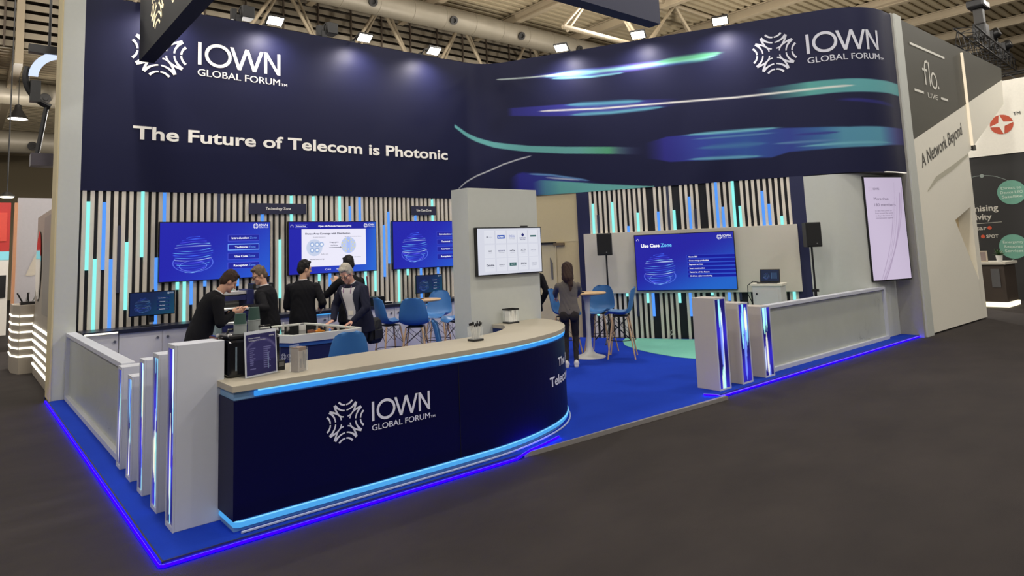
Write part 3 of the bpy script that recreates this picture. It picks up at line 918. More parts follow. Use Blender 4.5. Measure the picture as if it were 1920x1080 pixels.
# inside of the counter: staff side shelf and the leg of the curved end
outline_wall(MB(), offset_poly(list(reversed(CB)), -.03), PZ, .985, .02).build('inner_panel', mat('inner_blue', (22, 44, 104), .5), cnt)
MB().prism([(.48, .16), (2.7, .16), (2.7, .70), (.48, .70)], .52, .545).build('shelf', WHITE, cnt)
cp = [Vector((p[0], p[1])) for p in offset_poly(CF, .012)]
cS = np.concatenate([[0], np.cumsum([(cp[i + 1] - cp[i]).length for i in range(len(cp) - 1)])])
cfn = path_fn(np.array([(p.x, p.y) for p in cp]), cS, .004)
mb = MB()
iown_logo(mb, lambda a, c: cfn(a, c), .69, .475, .975)
mb.build('logo', mat('counter_lettering', (224, 226, 240), .5), cnt)
tx(cnt, 'slogan', mat('counter_lettering', (224, 226, 240), .5), 'The Future of', cfn, 3.435, .66, 1.02, .09, bold=.02)
tx(cnt, 'slogan', mat('counter_lettering', (224, 226, 240), .5), 'Telecom is Photonic', cfn, 3.20, .488, 1.62, .097, bold=.02)
MB().box(2.36, 2.364, .084, .09, .13, .92).build('joint', BLACK, cnt)

# ------------------------------------------------------------------ slim light columns by the low walls
FIN = mat('fin_board', (196, 199, 208), .5, noise=.02)
FINW = mat('warm_fin_board', (190, 182, 172), .5, noise=.02)
FINPRINT = print_mat('fin_display', 1.25)
def fin_art(seed):
    rg = np.random.default_rng(seed)
    def art(X, Z):
        W, H = X.max(), Z.max()
        img = np.zeros(X.shape + (3,)) + np.array((44, 34, 178))
        img = img * (0.75 + .25 * np.sin(Z * 9 + seed)[..., None])
        for _ in range(7):
            cx, z0, ln, wd = rg.uniform(.15, .85) * W, rg.uniform(-.2, .9) * H, rg.uniform(.3, .7) * H, rg.uniform(.06, .16) * W
            t = np.clip((Z - z0) / ln, 0, 1)
            ww = wd * np.clip(1.6 * np.sin(np.pi * t), 0, 1) + 1e-4
            a = np.clip(2.6 - 2.2 * np.abs(X - cx) / ww, 0, 1) * ((Z > z0) & (Z < z0 + ln)) * rg.uniform(.75, 1)
            c = [(150, 236, 255), (226, 244, 255), (170, 255, 230), (120, 150, 255), (240, 240, 210)][rg.integers(0, 5)]
            img = blend(img, c, a)
        return img
    return art
def left_fin(i, y0, y1, h, label):
    t = thing('light_column', label, 'light column', (0, 0, PZ), group='slim light columns beside the counter')
    MB().box(.165, .49, y0, y1, 0, h).build('body', FIN, t, bevel=.004)
    d, e = y1 - y0 - .04, .02
    ink_grid('light_panel', FINPRINT, plane_fn((.1635, y1 - .02, .03), (0, -1, 0), .001), d, h - .06, 14, 120, fin_art(11 + i * 3), t)
    b = MB()
    for q in ((y0, y0 + e, 0, h), (y1 - e, y1, 0, h), (y0 + e, y1 - e, 0, .03), (y0 + e, y1 - e, h - .03, h)):
        b.box(.152, .165, q[0], q[1], q[2], q[3])
    b.build('frame', FIN, t)
    return t
for i, (y0, y1, h, lb) in enumerate(((2.37, 2.56, .915, 'slim light column touching the end of the left low glass wall'),
                                 (1.90, 2.09, .885, 'shortest slim light column, second from the left low glass wall'),
                                 (1.42, 1.61, 1.075, 'middle one of the five slim light columns on the left edge'),
                                 (.92, 1.12, 1.165, 'second tallest slim light column, just behind the tallest one'),
                                 (.43, .645, 1.275, 'tallest slim light column, standing beside the counter end'))):
    left_fin(i, y0, y1, h, lb)
def right_fin(i, x0, x1, h, label):
    t = thing('light_column', label, 'light column', (0, 0, PZ), group='slim light columns by the right low wall')
    MB().box(x0, x1, .105, .43, 0, h).build('body', FINW, t, bevel=.004)
    ink_grid('light_panel', FINPRINT, plane_fn((x0 + .015, .1035, .02), (1, 0, 0), .001), x1 - x0 - .03, h - .04, 16, 120, fin_art(52 + i * 5), t)
    b = MB()
    for q in ((x0, x0 + .015, 0, h), (x1 - .015, x1, 0, h), (x0 + .015, x1 - .015, 0, .02), (x0 + .015, x1 - .015, h - .02, h)):
        b.box(q[0], q[1], .094, .105, q[2], q[3])
    b.build('frame', FIN, t)
for i, (x0, x1, h, lb) in enumerate(((6.33, 6.58, 1.145, 'tallest light column at the entrance end of the right low wall'),
                                 (6.86, 7.10, 1.04, 'middle light column of the three by the right low wall'),
                                 (7.42, 7.66, .95, 'shortest light column, touching the right low glass wall'))):
    right_fin(i, x0, x1, h, lb)

# ------------------------------------------------------------------ low glass walls
FROST = frosted('frosted_panel', (180, 184, 174), .3, 1.0)
def low_wall(label, a, b_, u, w_, seed):
    """a: start on plan, length b_, unit direction u; sheet of frosted film in a pale frame."""
    t = thing('low_glass_wall', label, 'low wall', (0, 0, PZ))
    O = Vector((a[0], a[1], 0))
    U = Vector((u[0], u[1], 0))
    N = Vector((U.y, -U.x, 0))
    M = Matrix(((U.x, N.x, 0, O.x), (U.y, N.y, 0, O.y), (0, 0, 1, 0), (0, 0, 0, 1)))
    H = .93
    MB().box(0, b_, -.06, .06, H - .05, H, M).build('top_rail', FIN, t, bevel=.003)
    MB().box(0, b_, -.06, .06, 0, .06, M).build('bottom_rail', FIN, t, bevel=.003)
    MB().box(0, .045, -.06, .06, .06, H - .05, M).build('end_rail', FIN, t)
    MB().box(b_ - .045, b_, -.06, .06, .06, H - .05, M).build('end_rail', FIN, t)
    MB().box(.045, b_ - .045, -.012, .012, .06, H - .05, M).build('frosted_sheet', FROST, t)
    rg = np.random.default_rng(seed)
    mb = MB()
    fn = lambda x, z: tuple(M @ Vector((x, .0145, z)))
    for k in range(18):
        cx, cz = (b_ - .9 + rg.normal(0, .22), .20 + rg.normal(0, .10)) if rg.random() < .7 else (b_ - .35 + rg.normal(0, .12), .70 + rg.normal(0, .08))
        an, ln = rg.uniform(.1, 2.9), rg.uniform(.03, .11)
        p = [(min(max(cx + math.cos(an) * ln * q + rg.normal(0, .006), .06), b_ - .06), min(max(cz + math.sin(an) * ln * q, .08), H - .07)) for q in (-1, -.3, .3, 1)]
        stroke(mb, fn, p, [.001, .0035, .003, .001])
    mb.build('film_creases', mat('crease', (118, 120, 114), .4), t)
    return t
low_wall('low frosted glass wall running back to the left end post', (.24, 6.735), 4.17, (0, -1), .1, 3)
low_wall('low frosted glass wall in front of the stage on the right', (7.66, .275), 4.24, (1, 0), .1, 4)

# ------------------------------------------------------------------ free-standing white pillar with the members' screen
CX0, CX1, CY0, CY1, CH = 3.565, 4.665, 1.52, 1.86, 2.655
t = thing('display_pillar', 'broad white pillar rising from the counter end, carries a screen', 'pillar', (0, 0, 0))
MB().box(CX0, CX1, CY0, CY1, PZ, CH).build('body', PANEL, t, bevel=.004)

# ------------------------------------------------------------------ displays
def sphere_art(img, X, Y, cx, cy, r, tone=1.0, seed=3):
    rg = np.random.default_rng(seed)
    def put(a, c):
        nonlocal img
        img = blend(img, c, np.clip(a, 0, 1) * tone)
    for k in range(15):
        lat = 1 - 2 * (k + .6) / 15.4
        half = r * math.sqrt(max(0.02, 1 - lat * lat)) * rg.uniform(.9, 1.06)
        u = (X - cx) / half
        yc = cy + lat * r * .95 - (r * .10) * (1 - u * u) * (1 if lat < .35 else -.4) + r * .05 * u
        seg = .5 + .5 * np.sin(u * rg.uniform(2.5, 6) + rg.uniform(0, 6))
        inside = np.clip((1 - np.abs(u)) * 12, 0, 1)
        a = np.clip(1.3 - np.abs(Y - yc) / (r * rg.uniform(.014, .030)), 0, 1) * inside * (.25 + .75 * seg)
        put(a, [(70, 110, 255), (110, 190, 255), (150, 220, 255), (90, 90, 250), (206, 232, 255)][rg.integers(0, 5)])
    d = np.hypot(X - cx, (Y - cy + r * .45) * 2.0)
    put(np.clip(1.2 - np.abs(d - r * .98) / (r * .03), 0, 1) * (Y < cy - r * .25) * .8, (110, 140, 255))
    d = np.hypot(X - cx, (Y - cy + r * .62) * 2.4)
    put(np.clip(1.2 - np.abs(d - r * .66) / (r * .025), 0, 1) * .8, (130, 160, 255))
    return img

def box_line(img, X, Y, x0, y0, x1, y1, w_, col, fill=None, fa=1.0):
    ins = ((X > x0) & (X < x1) & (Y > y0) & (Y < y1)).astype(float)
    if fill is not None:
        img = blend(img, fill, ins * fa)
    inn = ((X > x0 + w_) & (X < x1 - w_) & (Y > y0 + w_) & (Y < y1 - w_)).astype(float)
    return blend(img, col, ins * (1 - inn))

SCREEN = print_mat('screen_image', 1.0)
TXT_W = glow('screen_white', (250, 250, 255), 1.0)
TXT_B = glow('screen_pale_blue', (120, 170, 255), 1.0)
TXT_D = glow('screen_dark_grey', (60, 62, 84), 1.0)
TXT_G = glow('screen_mid_grey', (130, 132, 150), 1.0)
def display(name, label, o, u, W, H, art, nx, group=None, depth=.06, bez=.014, cat='screen'):
    """A flat display: case, image; o its lower left corner on the wall side, u to the reader's right."""
    t = thing(name, label, cat, (0, 0, 0), group=group)
    U = Vector(u).normalized()
    N = U.cross(Vector((0, 0, 1))).normalized()
    O = Vector(o)
    M = Matrix(((U.x, N.x, 0, O.x), (U.y, N.y, 0, O.y), (0, 0, 1, O.z), (0, 0, 0, 1)))
    MB().box(0, W, 0, depth, 0, H, M).build('case', GLOSS_BLACK, t, bevel=.003)
    fn0 = plane_fn(O + U * bez + Vector((0, 0, bez)), U, depth + .002)
    w_, h_ = W - 2 * bez, H - 2 * bez
    ink_grid('image', SCREEN, fn0, w_, h_, nx, int(nx * h_ / w_), art(w_, h_), t)
    fn1 = plane_fn(O + U * bez + Vector((0, 0, bez)), U, depth + .004)
    return t, fn1, w_, h_

def blue_ground(X, Y, w_, h_, dim=1.0):
    g = sstep(.35, 1.25, X / w_ * .75 + (1 - Y / h_) * .45)
    a, b = np.array((33, 35, 170)) * dim, np.array((40, 92, 208)) * dim
    return a * (1 - g[..., None]) + b * g[..., None]

def menu_art(sel, dim=1.0, sphere=1.0, dark=None):
    def make(w_, h_):
        def art(X, Y):
            img = blue_ground(X, Y, w_, h_, dim)
            if dark is not None:
                g = sstep(.3, 1.2, X / w_ * .8 + (1 - Y / h_) * .4)[..., None]
                img = np.array(dark[0]) * (1 - g) + np.array(dark[1]) * g
            img = sphere_art(img, X, Y, w_ * .285, h_ * .45, h_ * .33, sphere)
            for k in range(4):
                y1 = h_ * (.775 - .165 * k)
                c = (120, 170, 255) if k == sel else (74, 84, 214)
                if dark is not None:
                    c = (30, 60, 110)
                img = box_line(img, X, Y, w_ * .595, y1 - h_ * .115, w_ * .895, y1, h_ * (.012 if k == sel else .006), c, (28, 30, 150) if dark is None else (16, 34, 84), .8)
            return img
        return art
    return make
def menu_text(t, fn, w_, h_, dim=False):
    m1 = TXT_W if not dim else glow('dim_white', (190, 200, 214), .8)
    m2 = TXT_B if not dim else glow('dim_blue', (70, 110, 150), .8)
    for k, (a, wd, off) in enumerate((('Introduction', .165, 0), ('Technical', .125, .03), ('Use Case', .12, .03), ('Reception', .135, .02))):
        y = h_ * (.775 - .165 * k) - h_ * .075
        x = w_ * (.63 + off)
        tx(t, 'button_text', m1, a, fn, x, y, w_ * wd, h_ * .036, bold=.03)
        tx(t, 'button_text', m2, 'Zone', fn, x + w_ * (wd + .008), y, w_ * .065, h_ * .036)
    mb = MB()
    iown_small(mb, fn, w_ * .835, h_ * .885, w_ * .15)
    mb.build('logo', m1, t)
def iown_small(mb, fn, x, y, w_):
    s = w_ * .165
    disc_n = 26
    for k in range(4):
        a0 = math.pi / 2 * k + .12
        for rr, wd in ((.92, .22), (.5, .26)):
            stroke(mb, fn, [(x + s + s * rr * math.cos(a0 + (math.pi / 2 - .24) * i / 8), y + s + s * rr * math.sin(a0 + (math.pi / 2 - .24) * i / 8)) for i in range(9)], s * wd)
    put_text(mb, 'IOWN', fn, x + s * 2.4, y + s * .85, w_ * .56, s * 1.0, bold=.01)
    put_text(mb, 'GLOBAL FORUM', fn, x + s * 2.4, y + s * .25, w_ * .6, s * .34, bold=.0)

YS = 6.93
# first large screen
t, fn, w_, h_ = display('wall_screen', 'large wall screen with sphere and four menu buttons, beside the left end of the slats', (1.384, YS - .02, 1.60), (1, 0, 0), 1.77, .965, menu_art(1), 400)
menu_text(t, fn, w_, h_)
# second: slide
def slide_art(w_, h_):
    def art(X, Y):
        img = blue_ground(X, Y, w_, h_)
        img = blend(img, (26, 28, 150), ((Y > h_ * .86)).astype(float) * .8)
        img = blend(img, (40, 110, 214), sstep(.82, 1.05, X / w_) * .8)
        img = box_line(img, X, Y, w_ * .135, h_ * .13, w_ * .875, h_ * .86, .001, (238, 236, 250), (236, 234, 250))
        img = box_line(img, X, Y, w_ * .065, h_ * .89, w_ * .2, h_ * .955, .005, (110, 120, 230))
        for cx, cy, r, c in ((.275, .50, .165, (200, 210, 234)), (.665, .535, .165, (188, 202, 240))):
            d = np.hypot(X - cx * w_, Y - cy * h_)
            img = blend(img, c, np.clip((r * h_ - d) * 200, 0, 1))
        img = blend(img, (170, 190, 246), (np.abs(X - .665 * w_) < .02 * w_) * (np.hypot(X - .665 * w_, Y - .535 * h_) < .16 * h_) * 1.0)
        rg = np.random.default_rng(5)
        for qx, qy in ((.25, .56), (.305, .56), (.25, .45), (.305, .45), (.355, .56)):
            d = np.hypot(X - qx * w_, Y - qy * h_)
            img = blend(img, (150, 176, 220), np.clip(1.4 - np.abs(d - .036 * h_) / (.012 * h_), 0, 1))
            img = blend(img, (244, 246, 252), np.clip((.026 * h_ - d) * 300, 0, 1))
        for k in range(16):
            an = 2 * math.pi * k / 16
            rr = .125 if k % 2 else .085
            d = np.hypot(X - (.665 + rr * .62 * math.cos(an)) * w_, Y - (.535 + rr * math.sin(an)) * h_)
            img = blend(img, (216, 214, 176), np.clip((.018 * h_ - d) * 300, 0, 1))
        return img
    return art
t, fn, w_, h_ = display('wall_screen', 'large wall screen showing a white slide with two round diagrams', (3.466, YS - .02, 1.60), (1, 0, 0), 1.755, .965, slide_art, 300)
mb = MB()
tx(t, 'slide_heading', TXT_W, 'Open All-Photonic Network (APN)', fn, w_ * .32, h_ * .905, w_ * .38, h_ * .033, bold=.03)
tx(t, 'slide_heading', TXT_W, 'Technical Zone', fn, w_ * .08, h_ * .91, w_ * .10, h_ * .022, bold=.02)
tx(t, 'slide_heading', TXT_W, 'BACK', fn, w_ * .42, h_ * .055, w_ * .04, h_ * .025)
tx(t, 'slide_heading', TXT_W, 'NEXT', fn, w_ * .52, h_ * .055, w_ * .04, h_ * .025)
stroke(mb, fn, [(w_ * .02, h_ * .90), (w_ * .02, h_ * .93), (w_ * .032, h_ * .95), (w_ * .044, h_ * .93), (w_ * .044, h_ * .90)], h_ * .008)
stroke(mb, fn, [(w_ * .405, h_ * .085), (w_ * .39, h_ * .067), (w_ * .405, h_ * .05)], h_ * .006)
iown_small(mb, fn, w_ * .85, h_ * .885, w_ * .135)
mb.build('slide_icons', TXT_W, t)
mb = MB()
tx(t, 'slide_text', TXT_D, 'Dense Area Coverage with Distribution', fn, w_ * .175, h_ * .755, w_ * .51, h_ * .034, bold=.03)
tx(t, 'slide_text', TXT_D, 'Downlink deployment', fn, w_ * .26, h_ * .695, w_ * .14, h_ * .018)
tx(t, 'slide_text', TXT_D, 'Dynamic functional distribution', fn, w_ * .62, h_ * .70, w_ * .2, h_ * .018)
tx(t, 'slide_text', TXT_D, 'Disaggregation', fn, w_ * .445, h_ * .59, w_ * .105, h_ * .022, bold=.02)
tx(t, 'slide_text', TXT_D, 'and', fn, w_ * .485, h_ * .555, w_ * .025, h_ * .02)
tx(t, 'slide_text', TXT_D, 'Distribution', fn, w_ * .46, h_ * .525, w_ * .08, h_ * .022, bold=.02)
stroke(mb, fn, [(w_ * .44, h_ * .495), (w_ * .575, h_ * .495)], h_ * .008)
stroke(mb, fn, [(w_ * .565, h_ * .51), (w_ * .58, h_ * .495), (w_ * .565, h_ * .48)], h_ * .008)
tx(t, 'slide_text', TXT_D, 'Improved area coverage', fn, w_ * .225, h_ * .265, w_ * .16, h_ * .022, bold=.02)
tx(t, 'slide_text', TXT_D, 'Radio units', fn, w_ * .35, h_ * .36, w_ * .08, h_ * .02)
tx(t, 'slide_text', TXT_D, 'Distributed antennas', fn, w_ * .68, h_ * .285, w_ * .13, h_ * .02)
mb.build('arrow', TXT_D, t)
# third
t, fn, w_, h_ = display('wall_screen', 'large wall screen with sphere and menu, partly behind the white pillar', (5.576, YS - .02, 1.60), (1, 0, 0), 1.76, .965, menu_art(-1), 400)
menu_text(t, fn, w_, h_)
# small dark monitors on the back desk
for nm, lb, x0, z0 in (('desk_monitor', 'small dark monitor on the back desk, nearest the left end', .94, 1.125), ('desk_monitor', 'small dark monitor above the blue stools, right of the high table', 5.93, 1.11)):
    t, fn, w_, h_ = display(nm, lb, (x0, 6.62, z0), (1, 0, 0), .632, .362, menu_art(-1, 1, .55, ((20, 34, 74), (20, 66, 92))), 150, 'small monitors on the back desk', depth=.03, bez=.012, cat='monitor')
    menu_text(t, fn, w_, h_, True)
    MB().box(x0 + .28, x0 + .35, 6.62, 6.66, z0 - .10, z0 + .2).build('neck', BLACK, t)
    MB().lathe([(.14, 0), (.14, .01), (.03, .02)], 20, Matrix.Translation((x0 + .315, 6.66, .968))).build('base', BLACK, t)
    MB().box(x0 + .315, x0 + .345, 6.62, 6.64, z0 + .355, z0 + .39).build('camera', BLACK, t)

# stage screen
def stage_art(w_, h_):
    def art(X, Y):
        img = blue_ground(X, Y, w_, h_)
        g = sstep(.45, 1.2, X / w_ * .6 + (1 - Y / h_) * .7)[..., None]
        img = np.array((36, 34, 160)) * (1 - g) + np.array((34, 100, 200)) * g
        img = sphere_art(img, X, Y, w_ * .245, h_ * .38, h_ * .29, 1.0, 3)
        for k in range(6):
            y1 = h_ * (.615 - .068 * k)
            img = box_line(img, X, Y, w_ * .53, y1 - h_ * .062, w_ * 1.02, y1, h_ * .006, (60, 90, 220), (16, 20, 150), .9)
        return img
    return art
o = RW(2.05, .985, .07)
t, fn, w_, h_ = display('wall_screen', 'large stage screen headed Use Case Zone on the pale board', o, RD, 1.925, 1.11, stage_art, 440)
mb, mb2 = MB(), MB()
tx(t, 'heading', TXT_W, 'Use Case', fn, w_ * .065, h_ * .775, w_ * .195, h_ * .065, bold=.04)
put_text(mb2, 'Zone', fn, w_ * .27, h_ * .775, w_ * .115, h_ * .065, bold=.02)
for k, s_ in enumerate(('Remote GPU', 'Green energy production', 'Payment services', 'Smart construction', 'Factories of the future', 'AI-driven cyber monitoring')):
    tx(t, 'list_text', TXT_W, s_, fn, w_ * .55, h_ * (.615 - .068 * k) - h_ * .045, w_ * (.0085 * len(s_)), h_ * .024, bold=.03)
iown_small(mb, fn, w_ * .84, h_ * .875, w_ * .145)
stroke(mb, fn, [(w_ * .02, h_ * .90), (w_ * .02, h_ * .92), (w_ * .032, h_ * .935), (w_ * .044, h_ * .92), (w_ * .044, h_ * .90)], h_ * .006)
mb.build('menu_text', TXT_W, t)
mb2.build('menu_text', glow('screen_sky', (110, 200, 255), 1.0), t)

# members' screen on the pillar
def member_art(w_, h_):
    def art(X, Y):
        img = np.zeros(X.shape + (3,)) + np.array((212, 214, 226))
        for c in range(5):
            for r_ in range(3):
                x0, y0 = w_ * (.105 + .173 * c), h_ * (.06 + .305 * r_)
                img = box_line(img, X, Y, x0, y0, x0 + w_ * .155, y0 + h_ * .275, .002, (226, 228, 236), (220, 222, 232))
                img = box_line(img, X, Y, x0 + w_ * .157, y0 - .002, x0 + w_ * .162, y0 + h_ * .28, .001, (196, 198, 212), (196, 198, 212))
        return img
    return art
t, fn, w_, h_ = display('wall_screen', 'white screen of member logos on the broad white pillar', (3.638, CY0, 1.602), (1, 0, 0), 1.035, .578, member_art, 160, depth=.05)
def cell(c, r_):
    return w_ * (.105 + .173 * c + .0775), h_ * (.06 + .305 * (2 - r_) + .14)
mbs = {k: MB() for k in ('blue', 'navy', 'dark', 'grey', 'green', 'white', 'mist')}
x, y = cell(1, 0); rect(mbs['blue'], fn, x - .058, y - .022, x + .058, y + .022)
fnu = lambda a, c: tuple(Vector(fn(a, c)) + Vector((0, -.0015, 0)))
put_text(mbs['white'], 'SUMMIT', fnu, x, y - .009, .09, .018, bold=.03, align='C')
x, y = cell(2, 0); put_text(mbs['blue'], 'DELL', fn, x, y - .006, .095, .026, bold=.0, align='C'); put_text(mbs['mist'], 'Technologies', fn, x, y - .03, .09, .011, align='C')
x, y = cell(3, 0)
mbs['navy'].add([fn(x - .024, y + .02), fn(x, y - .004), fn(x + .024, y + .02), fn(x, y + .044)], [(0, 1, 2, 3)])
put_text(mbs['navy'], 'SUMITOMO', fn, x, y - .026, .105, .014, bold=.02, align='C'); put_text(mbs['navy'], 'ELECTRIC', fn, x, y - .044, .09, .013, bold=.02, align='C')
x, y = cell(4, 0); rect(mbs['green'], fn, x - .05, y - .006, x + .05, y + .014)
x, y = cell(0, 0); disc(mbs['grey'], fn, x - .04, y, .012, .012); put_text(mbs['mist'], 'members', fn, x - .02, y - .006, .06, .012)
for c, r_, s_, k, wd, cp_ in ((0, 1, 'NEC', 'dark', .055, .018), (1, 1, 'ASSOCIATES', 'navy', .11, .016), (2, 1, 'swiTec', 'dark', .085, .018), (3, 1, 'ACTP', 'grey', .08, .022), (4, 1, 'partner', 'mist', .09, .014), (0, 2, 'Deloitte.', 'dark', .12, .024), (1, 2, 'SUPERMICRO', 'grey', .085, .013), (3, 2, 'EPSON', 'dark', .09, .024), (4, 2, 'ORACLE', 'mist', .09, .02)):
    x, y = cell(c, r_)
    put_text(mbs[k], s_, fn, x, y - cp_ / 2, wd, cp_, bold=.03, align='C')
    rect(mbs['mist'], fn, x - wd * .4, y - cp_ - .008, x + wd * .4, y - cp_ - .004)
x, y = cell(2, 2); rect(mbs['green'], fn, x - .055, y - .02, x + .055, y + .02); put_text(mbs['white'], 'forvis', fnu, x, y - .008, .07, .016, align='C')
for k, rgb in (('blue', (40, 80, 176)), ('navy', (44, 46, 110)), ('dark', (60, 62, 84)), ('grey', (130, 132, 146)), ('green', (60, 100, 100)), ('white', (240, 244, 250)), ('mist', (170, 172, 188))):
    mbs[k].build('member_logos', glow('logo_' + k, rgb, 1.0), t)
MB().box(4.36, 4.46, CY0 - .04, CY0 - .01, 2.178, 2.196).build('camera', BLACK, t)

# tall pale screen on the curved grey wall
def poster_art(w_, h_):
    def art(X, Y):
        img = np.zeros(X.shape + (3,)) + np.array((196, 182, 206))
        img = img + (np.sin(X * 3 + Y * 1.3) * 5)[..., None]
        for k, (a, b_, c, wd) in enumerate(((.62, .30, .95, .012), (.72, .35, .9, .008), (.80, .42, 1.0, .02), (.86, .62, .98, .012), (.66, .28, .86, .005))):
            yy = Y / h_
            xc = w_ * (a + .12 - (1 - yy) ** 2.2 * (.35 + b_ * .6))
            al = np.clip(1.2 - np.abs(X - xc) / (w_ * wd), 0, 1) * (.25 + .3 * np.abs(np.sin(yy * 9 + k * 2))) * (yy < .75 + .05 * k)
            img = blend(img, (140, 120, 150), al)
        return img
    return art
pu = Vector((math.cos(R(20)), -math.sin(R(20)), 0))
po = Vector((11.60, .335, 1.07)) - Vector((0, 0, 0))
t, fn, w_, h_ = display('wall_screen', 'tall upright pale lilac screen reading More than 180 members', po, pu, .965, 1.91, poster_art, 110, depth=.05, bez=.022)
tx(t, 'poster_text', glow('poster_ink', (104, 92, 112), 1.0), 'IOWN', fn, w_ * .21, h_ * .875, w_ * .16, h_ * .022, bold=.01)
tx(t, 'poster_text', glow('poster_ink', (104, 92, 112), 1.0), 'More than', fn, w_ * .21, h_ * .775, w_ * .38, h_ * .028, bold=.0)
tx(t, 'poster_text', glow('poster_ink', (104, 92, 112), 1.0), '180 members', fn, w_ * .21, h_ * .715, w_ * .56, h_ * .028, bold=.0)
for k, s_ in enumerate(('to date have joined us', 'from around the world', 'to shape the future of', 'communications together')):
    tx(t, 'poster_text', glow('poster_ink', (104, 92, 112), 1.0), s_, fn, w_ * .21, h_ * (.665 - .024 * k), w_ * (.44 + .03 * (k % 2)), h_ * .013)
mb = MB()
emblem(mb, fn, w_ * .13, h_ * .885, w_ * .05)
mb.build('poster_mark', glow('poster_mark', (190, 172, 196), 1.0), t)

# hanging name boards over the slats
def name_board(label, x0, x1, z0, z1, text, wd):
    t = thing('zone_sign', label, 'sign', (0, 0, 0), group='zone name boards on the slat wall')
    MB().box(x0, x1, YS - .035, YS - .005, z0, z1).build('board', mat('sign_navy', (38, 40, 70), .5), t, bevel=.003)
    mb = MB()
    put_text(mb, text, plane_fn((0, YS - .036, 0), (1, 0, 0), .002), (x0 + x1) / 2, z0 + .075, wd, .048, bold=.02, align='C')
    mb.build('lettering', INK_WHITE, t)
name_board('dark board reading Technology Zone above the slats', 2.797, 3.824, 2.698, 2.89, 'Technology Zone', .45)
name_board('dark board reading Use Case Zone above the third wall screen', 6.06, 6.648, 2.69, 2.872, 'Use Case Zone', .36)

# ------------------------------------------------------------------ hanging banner: two long boxes under the roof
t = thing('hanging_banner', 'dark hanging overhead banner with lit logo lettering', 'banner', (0, 0, 0))
HB = mat('banner_cloth', (40, 44, 72), .6)
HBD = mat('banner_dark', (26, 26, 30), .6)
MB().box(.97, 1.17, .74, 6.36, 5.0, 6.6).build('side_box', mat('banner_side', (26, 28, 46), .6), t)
MB().box(1.17, 6.475, .74, .94, 5.0, 6.6).build('front_box', HB, t)
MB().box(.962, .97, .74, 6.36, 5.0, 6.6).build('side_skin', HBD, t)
mb = MB()
fn = plane_fn((.958, 6.10, 5.0), (0, -1, 0), .0)
emblem(mb, fn, .95, .62, .42)
BL = glow('banner_light', (255, 236, 190), 1.5)
tx(t, 'lit_lettering', BL, 'IOWN', fn, 1.75, .55, 1.5, .45, bold=.02)
tx(t, 'lit_lettering', BL, 'GLOBAL FORUM', fn, 1.75, .27, 1.6, .16, bold=.02)
mb.build('lit_emblem', BL, t)
for x, y in ((1.07, 1.2), (1.07, 5.9), (6.2, .84)):
    MB().tube([(x, y, 6.6), (x, y, 13.2)], .012, 6).build('cable', BLACK, t)

# ------------------------------------------------------------------ floodlights on arms over the header
FLOODGLOW = glow('flood_white', (255, 246, 224), 14.0)
def flood_proto(label):
    t = thing('floodlight', label, 'floodlight', (0, 0, 0), group='floodlights along the top of the header')
    # local frame: +Y points from the wall out into the room; lamp looks down and back at the wall
    MB().tube([(0, -.06, 0.03), (0, .10, .09), (0, .40, .04)], .014, 8).build('arm', BLACK, t, smooth=True)
    MB().box(-.03, .03, -.12, -.02, 0.0, .06).build('clamp', BLACK, t)
    M = Matrix.Translation((0, .46, -.04)) @ Matrix.Rotation(R(34), 4, 'X')
    MB().box(-.15, .15, -.10, .10, 0.0, .05, M).build('housing', DARK_METAL, t, bevel=.006)
    MB().box(-.13, .13, -.085, .085, -.006, 0.0, M).build('lamp_face', FLOODGLOW, t)
    return t
def flood_light(p, aim, en):
    ld = bpy.data.lights.new('floodlight_beam', 'SPOT')
    ld.energy = en
    ld.color = (1.0, 0.93, 0.88)
    ld.spot_size = R(150)
    ld.spot_blend = 1.0
    ld.shadow_soft_size = .08
    o = bpy.data.objects.new('floodlight_beam', ld)
    o.location = p
    o.rotation_euler = (Vector(aim) - Vector(p)).to_track_quat('-Z', 'Y').to_euler()
    COL.objects.link(o)
FL = []
for x, lb in ((1.35, 'floodlight over the left logo, behind the hanging banner'), (3.10, 'floodlight above the end of the large white logo lettering at the left'), (4.84, 'floodlight above the word Telecom'), (6.43, 'floodlight nearest the inner curve, left-hand wall')):
    FL.append(((x, 6.93, ZT), 0.0, (0, -1), lb))
for s_, lb in ((.82, 'floodlight nearest the inner curve, right-hand wall'), (2.46, 'floodlight in the middle of the right-hand wall'), (4.05, 'floodlight left of the right-hand logo')):
    p = RW(s_, ZT)
    FL.append((p, math.atan2(-.8974, .4413), (RN.x, RN.y), lb))
proto = None
for p, a, nrm, lb in FL:
    ang = math.atan2(-nrm[0], nrm[1])
    if proto is None:
        proto = flood_proto(lb)
        proto.location, proto.rotation_euler = p, (0, 0, ang)
    else:
        copy_thing(proto, p, ang, lb, 'floodlights along the top of the header')
    q = Vector(p) + Vector((nrm[0], nrm[1], 0)) * .46 + Vector((0, 0, -.10))
    flood_light(q, Vector(p) + Vector((nrm[0], nrm[1], 0)) * .02 + Vector((0, 0, -1.0)), 120)
# unlit stage lamps clamped on the top edge of the left wall
def par_lamp(label, x, first=None):
    t = thing('stage_lamp', label, 'stage lamp', (x, 6.99, ZT), group='unlit black lamps on the header')
    MB().box(-.05, .05, -.06, .06, 0, .12).build('clamp', BLACK, t)
    MB().box(.05, .26, -.12, .12, .08, .30).build('housing', BLACK, t, bevel=.01)
    MB().tube([(.04, 0, .1), (.02, 0, .22), (.05, 0, .3), (.15, 0, .34), (.27, 0, .28)], .012, 6).build('yoke', BLACK, t)
    MB().box(-.12, -.03, -.05, .05, .02, .22).build('ballast', BLACK, t)
par_lamp('unlit black stage lamp just right of the hanging banner', 2.62)
par_lamp('unlit black stage lamp between two lit floodlights', 4.22)
